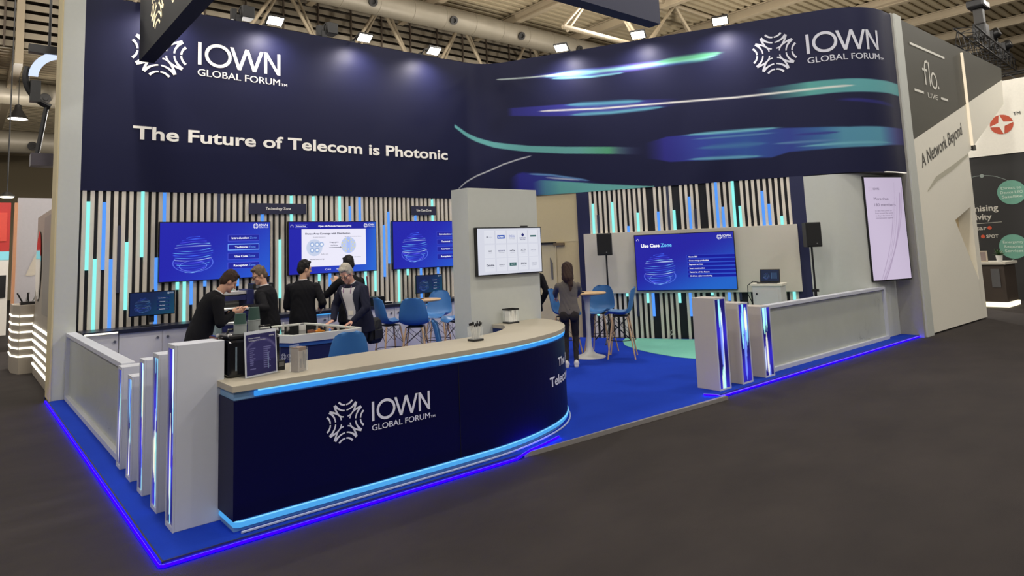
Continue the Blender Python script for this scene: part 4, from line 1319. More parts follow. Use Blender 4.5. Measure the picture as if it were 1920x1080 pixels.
# ------------------------------------------------------------------ back desk under the slats
WOOD = mat('pale_wood', (206, 172, 128), .5, noise=.18, nscale=6.0)
DARKWOOD = mat('brown_wood', (120, 92, 66), .5, noise=.2, nscale=8.0)
desk = thing('back_desk', 'long dark desk board along the slatted wall', 'desk', (0, 0, 0))
MB().box(.78, 7.38, 6.42, 6.885, .915, .968).build('board', mat('desk_navy', (24, 28, 48), .35), desk, bevel=.003)
MB().box(.34, .78, 6.36, 6.885, .95, .968).build('end_board', mat('desk_navy', (24, 28, 48), .35), desk)
MB().box(.36, .77, 6.37, 6.39, .925, .948).build('light_strip', LED_WHITE, desk)
MB().box(3.42, 4.7, 6.44, 6.46, .895, .914).build('light_strip', LED_AQUA, desk)
MB().box(5.62, 6.3, 6.44, 6.46, .895, .914).build('light_strip', LED_AQUA, desk)
CABW = mat('cabinet_white', (214, 212, 212), .45, noise=.02)
def desk_cabinet(label, x0, x1, doors, group='white cabinets under the back desk'):
    t = thing('desk_cabinet', label, 'cabinet', (0, 0, PZ), group=group)
    MB().box(x0 + .004, x1 - .004, 6.50, 6.885, 0.0, .872).build('body', CABW, t)
    n = doors
    w_ = (x1 - x0) / n
    for k in range(n):
        d = MB().box(x0 + w_ * k + .008, x0 + w_ * (k + 1) - .008, 6.482, 6.50, .02, .865).build('door', CABW, t, bevel=.002)
        kx = x0 + w_ * (k + (.12 if k % 2 else .88))
        MB().lathe([(.012, 0), (.012, .015), (.02, .02), (.02, .03)], 12, Matrix.Translation((kx, 6.482, .76)) @ Matrix.Rotation(R(90), 4, 'X')).build('lock', STEEL, d)
desk_cabinet('narrow white cabinet at the left end of the back desk', .36, .80, 1)
desk_cabinet('white cabinet below the first small desk monitor', .80, 1.96, 2)
desk_cabinet('white cabinet behind the brochure rack', 1.98, 3.36, 2)
desk_cabinet('white cabinet under the lit desk edge by the grey-haired man', 3.38, 4.72, 2)
desk_cabinet('white cabinet behind the round high table', 4.74, 6.02, 2)
desk_cabinet('white cabinet beside the broad pillar, end of the back desk', 6.04, 7.36, 2)
def key_bunch(label, x):
    t = thing('keys', label, 'keys', (x, 6.447, .80))
    MB().ring((0, 0, 0), .02, .003, 16, 6, Matrix.Rotation(R(90), 4, 'X')).build('ring', STEEL, t)
    MB().box(-.03, -.005, -.004, .004, -.10, -.01).build('tag', WHITE, t)
    MB().box(.0, .012, -.003, .003, -.07, -.01).build('key', STEEL, t)
key_bunch('bunch of keys hanging on the cabinet behind the high table', 5.82)
key_bunch('bunch of keys hanging below the lit desk edge', 3.62)
def desk_box(name, label, cat, x, y, z, w_, d_, h_, m):
    t = thing(name, label, cat, (x, y, z))
    MB().box(-w_ / 2, w_ / 2, -d_ / 2, d_ / 2, 0, h_).build('case', m, t, bevel=.004)
    MB().box(-w_ / 2 + .01, w_ / 2 - .01, -d_ / 2 - .003, -d_ / 2, .01, h_ - .01).build('front', GLOSS_BLACK, t)
desk_box('server_unit', 'black box on the back desk behind the grey-haired man', 'computer', 4.95, 6.6, .968, .42, .3, .16, BLACK)
desk_box('server_unit', 'flat pale box on the back desk right of the black box', 'computer', 5.25, 6.58, .968, .18, .2, .05, WHITE)

# ------------------------------------------------------------------ demo rack between the men
t = thing('brochure_rack', 'white and navy brochure rack with lit shelves between two men', 'rack', (0, 0, PZ))
NV = mat('rack_navy', (40, 46, 96), .45)
for x0, x1 in ((1.98, 2.34), (2.44, 2.80)):
    MB().box(x0, x1, 5.62, 5.98, 1.36, 1.40).build('top_board', WHITE, t)
    MB().box(x0, x1, 5.96, 5.98, 0, 1.36).build('back_panel', WHITE, t)
    MB().box(x0, x1, 5.60, 5.62, 1.27, 1.34).build('title_strip', NV, t)
    for z in (.92, 1.13, .70):
        MB().box(x0, x1, 5.58, 5.96, z, z + .025).build('shelf', WHITE, t)
        MB().box(x0 + .02, x1 - .02, 5.60, 5.93, z + .026, z + .034).build('brochure', mat('brochure_paper', (232, 230, 224), .5), t)
        MB().box(x0, x1, 5.57, 5.58, z - .10, z - .005).build('shelf_front', NV, t)
        MB().box(x0 + .01, x1 - .01, 5.585, 5.60, z + .027, z + .035).build('shelf_light', LED_WHITE, t)
MB().box(2.34, 2.44, 5.58, 5.98, 0, 1.42).build('centre_post', NV, t)
MB().box(1.90, 1.98, 5.6, 5.98, 0, 1.40).build('side_post', mat('rack_green', (150, 168, 160), .5), t)
t = thing('printer', 'black box on top of the brochure rack', 'printer', (2.62, 5.8, PZ + 1.40))
MB().box(-.16, .16, -.13, .13, 0, .10).build('case', BLACK, t, bevel=.01)
MB().box(-.12, .12, -.135, -.13, .03, .07).build('slot', STEEL, t)

# ------------------------------------------------------------------ showcase island
isl = thing('showcase_table', 'white-rimmed glass showcase table on a navy base', 'table', (0, 0, PZ))
def poly_ring(P, Q, z0, z1):
    mb = MB()
    n = len(P)
    vs = [(a, b, z0) for a, b in P] + [(a, b, z1) for a, b in P] + [(a, b, z0) for a, b in Q] + [(a, b, z1) for a, b in Q]
    fs = []
    for i in range(n):
        j = (i + 1) % n
        fs += [(i, j, n + j, n + i), (2 * n + j, 2 * n + i, 3 * n + i, 3 * n + j), (n + i, n + j, 3 * n + j, 3 * n + i), (j, i, 2 * n + i, 2 * n + j)]
    return mb.add(vs, fs)
def shrink(P, d):
    n = len(P)
    out = []
    for i in range(n):
        a, b, c = Vector(P[i - 1]), Vector(P[i]), Vector(P[(i + 1) % n])
        n1 = Vector((-(b - a).y, (b - a).x)).normalized()
        n2 = Vector((-(c - b).y, (c - b).x)).normalized()
        m = (n1 + n2).normalized()
        q = b + m * (d / max(.3, m.dot(n1)))
        out.append((q.x, q.y))
    return out
IP = [(2.17, 3.37), (3.04, 3.34), (3.14, 3.44), (3.13, 3.7), (3.02, 4.6), (2.94, 4.86), (2.14, 4.86), (2.06, 4.7), (2.06, 3.62)]
RIMW = mat('rim_white', (222, 224, 216), .4, noise=.02)
poly_ring(IP, shrink(IP, .07), .815, .91).build('rim', RIMW, isl, bevel=.003)
MB().prism(shrink(IP, .07), .89, .898).build('glass_top', mat('dark_glass', (34, 36, 34), .06, spec=.6), isl)
MB().prism(shrink(IP, .03), .765, .815).build('blue_band', mat('band_blue', (52, 100, 168), .4), isl)
MB().prism(shrink(IP, .06), 0, .765).build('base', mat('island_navy', (24, 32, 84), .45), isl)
q = shrink(IP, .055)
a, b = Vector(q[-1] + (0,)), Vector(q[0] + (0,))
mb = MB()
iown_small(mb, plane_fn((a.x, a.y, .60), (b - a), .004), .02, .0, .24)
mb.build('logo', INK_SILVER, isl)
# exhibits lying on / under the glass
def exhibit(name, label, cat, x, y, parts):
    t = thing(name, label, cat, (x, y, PZ + .898))
    for nm, mb, m in parts:
        mb.build(nm, m, t, smooth=True)
exhibit('exhibit_chip', 'orange and grey exhibit on the glass of the showcase table', 'exhibit', 2.62, 3.62, [('board', MB().box(-.06, .06, -.05, .05, 0, .012), mat('exhibit_orange', (222, 140, 40), .4)), ('module', MB().box(-.14, -.07, -.04, .04, 0, .03), mat('exhibit_copper', (150, 96, 70), .4)), ('cap', MB().lathe([(.02, .012), (.02, .03), (.01, .035)], 12), mat('exhibit_orange', (222, 140, 40), .4))])
exhibit('exhibit_reel', 'small white cylinder exhibit on the showcase table', 'exhibit', 2.56, 4.02, [('drum', MB().lathe([(.045, 0), (.045, .06), (.04, .07)], 18), WHITE), ('cap', MB().lathe([(.025, .07), (.025, .085)], 14), STEEL)])
exhibit('exhibit_tube', 'slim upright glass tube exhibit at the middle of the showcase table', 'exhibit', 2.36, 4.18, [('tube', MB().lathe([(.012, 0), (.012, .11)], 12), WHITE), ('foot', MB().lathe([(.025, 0), (.025, .012)], 14), STEEL)])

# ------------------------------------------------------------------ bar stools
SHELL = mat('stool_blue', (62, 116, 174), .42, noise=.04, spec=.4)
LEGW = mat('beech_leg', (214, 176, 130), .5, noise=.15, nscale=12.0)
def shell_mesh():
    prof = [(.235, -.035, .13), (.215, -.012, .175), (.17, .002, .205), (.09, -.008, .225), (0.0, -.018, .232), (-.08, -.016, .235), (-.145, .005, .238), (-.185, .045, .240), (-.21, .10, .238), (-.225, .17, .230), (-.24, .25, .215), (-.255, .32, .195), (-.268, .375, .165), (-.277, .41, .125), (-.282, .428, .07)]
    mb = MB()
    nu = 15
    k = len(prof)
    for side in (0, 1):
        o = len(mb.v)
        for i, (y, z, hw) in enumerate(prof):
            a = prof[max(i - 1, 0)]
            b_ = prof[min(i + 1, k - 1)]
            ty, tz = b_[0] - a[0], b_[1] - a[1]
            L = math.hypot(ty, tz)
            ny, nz = tz / L, -ty / L       # towards the sitter
            for j in range(nu):
                u = -1 + 2 * j / (nu - 1)
                curl = .055 * abs(u) ** 2.6 * (1 if 1 < i < k - 2 else .5)
                th = -.007 if side else 0
                mb.v.append((u * hw, y + ny * (curl + th), z + nz * (curl + th)))
        for i in range(k - 1):
            for j in range(nu - 1):
                f = (o + i * nu + j, o + i * nu + j + 1, o + (i + 1) * nu + j + 1, o + (i + 1) * nu + j)
                mb.f.append(f if side == 0 else f[::-1])
    n = k * nu
    edge = [i * nu for i in range(k)] + [(k - 1) * nu + j for j in range(1, nu)] + [i * nu + nu - 1 for i in range(k - 2, -1, -1)] + [j for j in range(nu - 2, 0, -1)]
    for a, b_ in zip(edge, edge[1:] + edge[:1]):
        mb.f.append((a, b_, b_ + n, a + n))
    return mb
def make_stool(label, group):
    t = thing('bar_stool', label, 'stool', (0, 0, 0), group=group)
    SH = .73
    s_ = shell_mesh()
    s_.v = [(x, y, z + SH) for x, y, z in s_.v]
    s_.build('seat_shell', SHELL, t, smooth=True)
    tops, feet = [(.13, .11), (-.13, .11), (-.13, -.13), (.13, -.13)], [(.235, .215), (-.235, .215), (-.235, -.235), (.235, -.235)]
    for a, b_ in zip(tops, feet):
        MB().tube([(a[0], a[1], SH - .05), (b_[0], b_[1], 0)], [.015, .0115], 10).build('leg', LEGW, t, smooth=True)
    for i in range(4):
        a, b_ = tops[i], tops[(i + 1) % 4]
        fa, fb = feet[i], feet[(i + 1) % 4]
        P = lambda p, q, h: (p[0] + (q[0] - p[0]) * (1 - h / (SH - .05)), p[1] + (q[1] - p[1]) * (1 - h / (SH - .05)), h)
        w_ = MB()
        w_.tube([P(a, fa, .66), P(b_, fb, .40)], .004, 6)
        w_.build('wire_brace', DARK_METAL, t)
        w_ = MB()
        w_.tube([P(b_, fb, .66), P(a, fa, .40)], .004, 6)
        w_.build('wire_brace', DARK_METAL, t)
    MB().ring((0, -.01, .30), .235, .006, 32, 6).build('foot_ring', DARK_METAL, t, smooth=True)
    MB().box(-.13, .13, -.13, .11, SH - .05, SH - .035).build('seat_mount', DARK_METAL, t)
    return t
STOOLS = [((4.58, 5.22), -95, 'blue bar stool seen from the side, nearest the grey-haired man', 'stools round the left high table'),
          ((4.70, 4.62), -42, 'blue bar stool with its back to the counter, right of the man with the bag', 'stools round the left high table'),
          ((5.74, 5.56), 132, 'blue bar stool facing out from behind the left high table', 'stools round the left high table'),
          ((5.52, 4.60), 88, 'blue bar stool half hidden by the broad white pillar', 'stools round the left high table'),
          ((2.22, 2.02), -12, 'blue bar stool close behind the counter, in front of the showcase table', 'stools behind the counter'),
          ((3.53, 1.84), -125, 'blue bar stool seen edge-on just left of the broad pillar', 'stools behind the counter'),
          ((7.72, 3.38), 112, 'blue bar stool facing left, just behind the nearest stage stool', 'stools round the stage table'),
          ((7.56, 2.76), 36, 'blue bar stool turned away, the nearest of the stools at the stage table', 'stools round the stage table'),
          ((7.06, 3.56), -150, 'blue bar stool partly hidden by the long-haired woman', 'stools round the stage table')]
st0 = None
for (x, y), a, lb, g in STOOLS:
    if st0 is None:
        st0 = make_stool(lb, g)
        st0.location, st0.rotation_euler = (x, y, PZ), (0, 0, R(a))
    else:
        c = copy_thing(st0, (x, y, PZ), R(a), lb, g)
        if 'counter' in g:
            c.scale = (.92, .92, .92)      # the two lower stools of the staff side

def high_table(label, x, y, h=1.08, r=.33):
    t = thing('high_table', label, 'table', (x, y, PZ))
    MB().lathe([(r - .02, h - .03), (r, h - .015), (r, h), (r - .004, h + .003)], 40).build('tabletop', WOOD, t, smooth=True)
    MB().lathe([(.27, 0), (.268, .012), (.20, .03), (.12, .055), (.07, .10), (.048, .18), (.04, .35), (.04, .70), (.046, .9), (.075, h - .04), (.10, h - .03)], 32).build('pedestal', WHITE, t, smooth=True)
high_table('round high table with pale wooden top among the blue stools at the left', 5.08, 5.02)
high_table('round high table on a white trumpet foot beside the woman', 7.26, 3.22)
def tablet(label, x, y, a):
    t = thing('tablet', label, 'tablet', (x, y, PZ + 1.084), R(a))
    MB().box(-.10, .10, -.07, .07, 0, .009).build('case', BLACK, t, bevel=.003)
    MB().box(-.093, .093, -.063, .063, .009, .0095).build('glass', GLOSS_BLACK, t)
tablet('dark tablet lying on the left high table', 5.02, 5.06, 20)
tablet('dark tablet lying on the stage high table', 7.14, 3.26, 40)

# ------------------------------------------------------------------ loudspeakers on stands
def speaker(label, label2, s_, o, ztop, hgt, wd, turn):
    b0 = RW(s_, 0, o)
    ang = math.atan2(RN.y, RN.x) + math.pi / 2 + R(turn)
    t = thing('speaker_stand', label2, 'stand', (b0[0], b0[1], PZ), ang)
    MB().tube([(0, 0, .06), (0, 0, ztop - hgt - PZ)], .017, 10).build('pole', BLACK, t, smooth=True)
    MB().tube([(0, 0, .35), (0, 0, .95)], .024, 10).build('sleeve', BLACK, t, smooth=True)
    MB().box(-.06, .06, -.015, .015, .92, .97).build('clamp_knob', BLACK, t, bevel=.005)
    for k in range(3):
        a = 2 * math.pi * k / 3 + .5
        MB().tube([(0, 0, .42), (.42 * math.cos(a), .42 * math.sin(a), .012)], .012, 8).build('leg', BLACK, t)
    t = thing('loudspeaker', label, 'loudspeaker', (b0[0], b0[1], ztop - hgt), ang)
    d_ = .27
    MB().prism([(-wd / 2, -d_ / 2), (wd / 2, -d_ / 2), (wd / 2 - .05, d_ / 2), (-wd / 2 + .05, d_ / 2)], 0.0, hgt).build('cabinet', mat('speaker_black', (24, 24, 26), .55), t, bevel=.012)
    MB().box(-wd / 2 + .015, wd / 2 - .015, -d_ / 2 - .008, -d_ / 2, .02, hgt - .02).build('grille', mat('speaker_grille', (12, 12, 14), .7, bump=.5, bscale=400), t, bevel=.004)
    MB().lathe([(.012, 0), (.012, .004)], 12, Matrix.Translation((.04, -d_ / 2 - .008, .06)) @ Matrix.Rotation(R(90), 4, 'X')).build('badge', STEEL, t)
speaker('black loudspeaker left of the stage screen', 'thin black stand of the loudspeaker left of the stage screen', 1.60, .62, 2.15, .43, .30, 4)
speaker('black loudspeaker in front of the navy upright, right of the laptop', 'black stand of the loudspeaker behind the right low glass wall', 5.30, .50, 2.17, .43, .27, 24)

# ------------------------------------------------------------------ laptop on its cabinet
pc = RW(4.56, 0, .80)
ang = math.atan2(RN.y, RN.x) + math.pi / 2 - R(10)
t = thing('pedestal_cabinet', 'small white locking cabinet in front of the stage board', 'cabinet', (pc[0], pc[1], PZ), ang)
MB().box(-.235, .235, -.20, .20, 0, 1.06).build('body', WHITE, t, bevel=.004)
MB().box(-.26, .26, -.22, .22, 1.06, 1.10).build('top', mat('cabinet_top', (222, 216, 200), .5), t, bevel=.004)
d = MB().box(-.19, .19, -.212, -.20, .06, 1.0).build('door', WHITE, t, bevel=.003)
MB().lathe([(.014, 0), (.014, .02)], 12, Matrix.Translation((-.16, -.212, .93)) @ Matrix.Rotation(R(90), 4, 'X')).build('lock', BLACK, d)
t = thing('laptop', 'open black laptop on the small white cabinet', 'laptop', (pc[0], pc[1], PZ + 1.10), ang)
MB().box(-.17, .17, -.13, .10, 0, .018).build('keyboard_base', BLACK, t, bevel=.003)
M = Matrix.Translation((0, .10, .018)) @ Matrix.Rotation(R(-12), 4, 'X')
MB().box(-.17, .17, 0, .012, 0, .225, M).build('lid', BLACK, t, bevel=.003)
def lap_art(X, Y):
    img = np.zeros(X.shape + (3,)) + np.array((22, 34, 60))
    img = sphere_art(img, X, Y, .10, .09, .055, .6)
    img = box_line(img, X, Y, .18, .04, .27, .15, .002, (70, 110, 140), (40, 60, 90))
    return img
ink_grid('lid_image', SCREEN, lambda a, b_: tuple(M @ Vector((-.155 + a, -.002, .012 + b_))), .31, .195, 60, 40, lap_art, t)
cbl = MB().tube([(pc[0] - .0, pc[1] + .18, PZ + 1.11), (pc[0] - .05, pc[1] + .27, PZ + 1.13), (pc[0] - .08, pc[1] + .36, PZ + 1.06), (pc[0] - .06, pc[1] + .38, PZ + .9), (pc[0] + .02, pc[1] + .33, PZ + .7)], .008, 8).build('power_cable', BLACK, None, smooth=True)
tag(cbl, 'black cable curving down from the laptop behind the small white cabinet', 'cable')
o = RW(2.70, .17, .03)
t = thing('cable_ring', 'small ring of white cable hanging low on the stage slats', 'cable', o, ang)
MB().ring((0, 0, .03), .045, .006, 20, 6, Matrix.Rotation(R(90), 4, 'X')).build('coil', WHITE, t)
MB().tube([(-.02, 0, -.02), (-.10, -.02, -.12), (-.2, -.03, -.125)], .005, 6).build('lead', WHITE, t)

# ------------------------------------------------------------------ things on the counter
CT = 1.03
def dispenser(label, x0, x1, y0, y1, h):
    t = thing('drink_dispenser', label, 'coffee machine', (0, 0, CT))
    MB().box(x0, x1, y0, y1, 0, h - .035).build('tank', mat('smoked_gloss', (16, 17, 24), .12, spec=.65), t, bevel=.022)
    MB().box(x0 + .01, x1 - .01, y0 + .01, y1 - .01, h - .035, h).build('lid', BLACK, t, bevel=.012)
    MB().tube([(x0 + .03, (y0 + y1) / 2, h), (x0 + .04, (y0 + y1) / 2, h + .03), (x1 - .04, (y0 + y1) / 2, h + .03), (x1 - .03, (y0 + y1) / 2, h)], .009, 8).build('carry_handle', GLOSS_BLACK, t, smooth=True)
    for x in (x0 + .02, x1 - .02):
        MB().lathe([(.018, 0), (.02, .012), (.012, .024)], 14, Matrix.Translation((x, y0 + .03, h - .012))).build('knob', STEEL, t, smooth=True)
    MB().box(x0 + .05, x0 + .062, y0 - .004, y0, .05, h - .09).build('level_window', mat('window_strip', (120, 136, 150), .15), t)
dispenser('glossy black drink dispenser directly left of the agenda sign', .515, .70, .42, .69, .315)
dispenser('glossy black drink dispenser mostly hidden behind the agenda sign', .735, .925, .47, .70, .315)
t = thing('drink_dispenser', 'narrow glossy black dispenser against the tallest light column', 'coffee machine', (0, 0, CT))
MB().box(.462, .505, .50, .74, 0, .30).build('tank', mat('smoked_gloss', (16, 17, 24), .12, spec=.65), t, bevel=.012)
MB().lathe([(.018, 0), (.02, .012), (.012, .024)], 14, Matrix.Translation((.484, .56, .30))).build('knob', STEEL, t, smooth=True)
CUPG, CUPS = mat('cup_green', (40, 70, 62), .6), mat('cup_sleeve', (138, 144, 142), .7)
def cup_stack(label, x, y, z, h):
    t = thing('cup_stack', label, 'cups', (x, y, z), group='stacks of paper cups on the dispensers')
    MB().lathe([(.047, 0), (.047, h * .45)], 24).build('lower_cups', CUPS, t, smooth=True)
    MB().lathe([(.046, h * .45), (.038, h), (.034, h)], 24).build('upper_cup', CUPG, t, smooth=True)
    b_ = MB()
    b_.ring((0, 0, h * .45), .047, .003, 24, 6)
    b_.build('rim', CUPS, t)
cup_stack('green and grey paper cups stacked on the dispenser, left stack', .625, .50, CT + .316, .15)
cup_stack('green and grey paper cups stacked behind the agenda sign, right stack', .77, .62, CT + .316, .18)
t = thing('agenda_sign', 'clear stand holding a dark violet printed agenda sheet on the counter', 'sign', (.615, .33, CT), math.atan2(.083, .258))
MB().box(-.01, .28, -.05, .08, 0, .004).build('foot', glass('clear_acrylic', alpha=.14), t)
M = Matrix.Rotation(R(-3), 4, 'X')
MB().box(-.006, .277, -.004, .002, 0.0, .335, M).build('acrylic_plate', mat('acrylic_white', (206, 210, 220), .2), t)
def agenda_art(X, Y):
    img = np.zeros(X.shape + (3,)) + np.array((46, 44, 92))
    d = np.hypot((X - .13) * 1.0, (Y - .09) * .95)
    img = blend(img, (104, 100, 150), np.clip(1.3 - np.abs(d - .16) / .012, 0, 1) * (Y > .12) * .7)
    img = blend(img, (66, 62, 120), (d < .155) * (Y > .1) * .45)
    rg = np.random.default_rng(8)
    for k in range(11):
        y = .045 + .015 * k
        for x0, ln in ((.03, .05), (.15, .07)):
            if rg.random() < .85:
                img = blend(img, (116, 116, 166), ((np.abs(Y - y) < .0028) & (X > x0) & (X < x0 + ln * rg.uniform(.5, 1))).astype(float) * .8)
    img = blend(img, (160, 190, 220), ((np.abs(X - .19) < .004) & (Y > .03) & (Y < .15)).astype(float) * .7)
    return img
ink_grid('printed_sheet', print_mat('paper_print', 0, .35), lambda a, b_: tuple(M @ Vector((.004 + a, -.0065, .012 + b_))), .262, .30, 110, 120, agenda_art, t)
mb = MB()
fn = lambda a, b_: tuple(M @ Vector((.004 + a, -.0085, .012 + b_)))
put_text(mb, 'Presentations', fn, .02, .268, .10, .010, bold=.02)
put_text(mb, 'Technology and Use Case Zone', fn, .02, .25, .15, .009, bold=.01)
put_text(mb, 'IOWN', fn, .205, .27, .04, .011, bold=.02)
mb.build('heading', INK_SILVER, t)
t = thing('brochure_holder', 'clear leaflet holder with brownish leaflets right of the agenda sign', 'holder', (.955, .27, CT), math.atan2(.05, .10))
HG = glass('clear_acrylic', alpha=.14)
MB().box(0, .105, -.045, -.041, 0, .16).build('front_plate', HG, t)
MB().box(0, .105, .041, .045, 0, .20).build('back_plate', HG, t)
MB().box(0, .004, -.045, .045, 0, .18).build('side_plate', HG, t)
MB().box(.101, .105, -.045, .045, 0, .18).build('side_plate', HG, t)
LF = mat('leaflet', (132, 116, 106), .6, noise=.25, nscale=30)
MB().box(.008, .097, -.036, .036, .004, .185).build('leaflets', LF, t)
mb = MB()
fn = plane_fn((.008, -.037, .0), (1, 0, 0), .001)
for x, z0, z1 in ((.022, .03, .10), (.05, .05, .15), (.068, .02, .13)):
    rect(mb, fn, x, z0, x + .01, z1)
mb.build('leaflet_print', mat('leaflet_ink', (74, 66, 66), .6), t)
t = thing('card_reader', 'small black card reader beside the agenda sign', 'card reader', (.93, .50, CT))
MB().box(-.03, .03, -.04, .04, 0, .075).build('case', BLACK, t, bevel=.006)
MB().box(-.02, .02, -.042, -.04, .03, .065).build('window', STEEL, t)
t = thing('pen_pot', 'clear square pot full of black and white pens on the counter edge', 'pot', (2.865, .50, CT))
for k, (x0, x1, y0, y1) in enumerate(((-.06, -.056, -.05, .05), (.056, .06, -.05, .05), (-.056, .056, -.05, -.046), (-.056, .056, .046, .05))):
    MB().box(x0, x1, y0, y1, .018, .135).build('wall', HG, t)
MB().box(-.062, .062, -.052, .052, 0, .02).build('base', BLACK, t, bevel=.003)
rg = random.Random(4)
for k in range(22):
    x, y = rg.uniform(-.04, .04), rg.uniform(-.03, .03)
    p0, p1 = Vector((x * .8, y * .8, .022)), Vector((x * 1.5 + rg.uniform(-.02, .02), y * 1.4, .165 + rg.uniform(-.01, .02)))
    pm = p0 + (p1 - p0) * .85
    pen = thing('pen', 'white pen with black tip standing in the square pot', 'pen', (2.865, .50, CT), group='pens in the square pot')
    MB().tube([p0, pm], .0055, 8).build('barrel', WHITE, pen, smooth=True)
    MB().tube([pm, p1], .007, 8).build('tip', BLACK, pen, smooth=True)
t = thing('leaflet_box', 'clear box with dark rim holding white leaflets against the pillar', 'box', (4.06, 1.40, CT))
for x0, x1, y0, y1 in ((-.075, -.071, -.06, .06), (.071, .075, -.06, .06), (-.071, .071, -.06, -.056), (-.071, .071, .056, .06)):
    MB().box(x0, x1, y0, y1, .018, .155).build('wall', HG, t)
MB().box(-.078, .078, -.063, .063, 0, .018).build('base', BLACK, t)
poly_ring([(-.08, -.065), (.08, -.065), (.08, .065), (-.08, .065)], [(-.072, -.057), (.072, -.057), (.072, .057), (-.072, .057)], .155, .172).build('rim', BLACK, t)
for k, (x, a) in enumerate(((-.045, 3), (-.015, -5), (.015, 6), (.042, -3))):
    MB().box(x - .012, x + .012, -.045, .045, .02, .15, Matrix.Rotation(R(a), 4, 'Y')).build('leaflet', INK_WHITE, t)
# ------------------------------------------------------------------ people
def ellipsoid(mb, c, r, M=None, n=16, m=10):
    o = len(mb.v)
    for i in range(m + 1):
        ph = math.pi * i / m - math.pi / 2
        for j in range(n):
            a = 2 * math.pi * j / n
            p = Vector((c[0] + r[0] * math.cos(ph) * math.cos(a), c[1] + r[1] * math.cos(ph) * math.sin(a), c[2] + r[2] * math.sin(ph)))
            mb.v.append(tuple(M @ p if M is not None else p))
    for i in range(m):
        for j in range(n):
            mb.f.append((o + i * n + j, o + i * n + (j + 1) % n, o + (i + 1) * n + (j + 1) % n, o + (i + 1) * n + j))
def capsule(mb, a, b, ra, rb, n=14):
    """Tapered limb with round ends."""
    a, b = Vector(a), Vector(b)
    d = (b - a).normalized()
    pts, rs = [], []
    for k in range(4):
        q = math.pi / 2 * (1 - k / 4)
        pts.append(a - d * ra * math.sin(q)); rs.append(max(.002, ra * math.cos(q)))
    pts.append(a); rs.append(ra)
    pts.append(b); rs.append(rb)
    for k in range(1, 5):
        q = math.pi / 2 * k / 4
        pts.append(b + d * rb * math.sin(q)); rs.append(max(.002, rb * math.cos(q)))
    mb.tube(pts, rs, n)
def loft(mb, secs, n=24):
    """secs: (centre, x axis, y axis, rx, ry)."""
    o = len(mb.v)
    for c, ax, ay, rx, ry in secs:
        for j in range(n):
            a = 2 * math.pi * j / n
            ca, sa = math.cos(a), math.sin(a)
            k = (abs(ca) ** 2.4 + abs(sa) ** 2.4) ** (-1 / 2.4)
            mb.v.append(tuple(Vector(c) + Vector(ax) * rx * ca * k + Vector(ay) * ry * sa * k))
    for i in range(len(secs) - 1):
        for j in range(n):
            mb.f.append((o + i * n + j, o + i * n + (j + 1) % n, o + (i + 1) * n + (j + 1) % n, o + (i + 1) * n + j))
    mb.f.append(tuple(o + j for j in range(n - 1, -1, -1)))
    mb.f.append(tuple(o + (len(secs) - 1) * n + j for j in range(n)))
def fuse(mb, name, m, parent, voxel=.009, smooth=4, wrinkle=0.0, seed=0):
    """Melts overlapping closed shapes into one continuous skin."""
    ob = mb.build(name, None, None)
    r = ob.modifiers.new('skin', 'REMESH')
    r.mode = 'VOXEL'
    r.voxel_size = voxel
    s = ob.modifiers.new('soft', 'SMOOTH')
    s.factor = .5
    s.iterations = smooth
    bpy.context.view_layer.update()
    dg = bpy.context.evaluated_depsgraph_get()
    me = bpy.data.meshes.new_from_object(ob.evaluated_get(dg))
    old = ob.data
    bpy.data.objects.remove(ob)
    bpy.data.meshes.remove(old)
    if wrinkle > 0:
        n = len(me.vertices)
        co = np.empty(n * 3, np.float32); me.vertices.foreach_get('co', co); co = co.reshape(-1, 3)
        no = np.empty(n * 3, np.float32); me.vertices.foreach_get('normal', no); no = no.reshape(-1, 3)
        d = np.sin(co[:, 2] * 46 + 9 * np.sin(co[:, 0] * 13 + seed) + 7 * np.sin(co[:, 1] * 15)) * np.sin(co[:, 0] * 17 + co[:, 1] * 12 + co[:, 2] * 9 + seed)
        co += no * (d * wrinkle)[:, None]
        me.vertices.foreach_set('co', co.ravel())
        me.update()
    me.name = name
    me.materials.clear()
    me.materials.append(m)
    for p in me.polygons:
        p.use_smooth = True
    o = bpy.data.objects.new(name, me)
    COL.objects.link(o)
    o.parent = parent
    return o

def ik(S, W, l1, l2, hint):
    S, W = Vector(S), Vector(W)
    d = W - S
    L = min(d.length, l1 + l2 - .004)
    W = S + d.normalized() * L
    a = (l1 * l1 - l2 * l2 + L * L) / (2 * L)
    h = math.sqrt(max(0, l1 * l1 - a * a))
    u = d.normalized()
    hv = Vector(hint)
    hv = (hv - u * hv.dot(u)).normalized()
    return S + u * a + hv * h, W

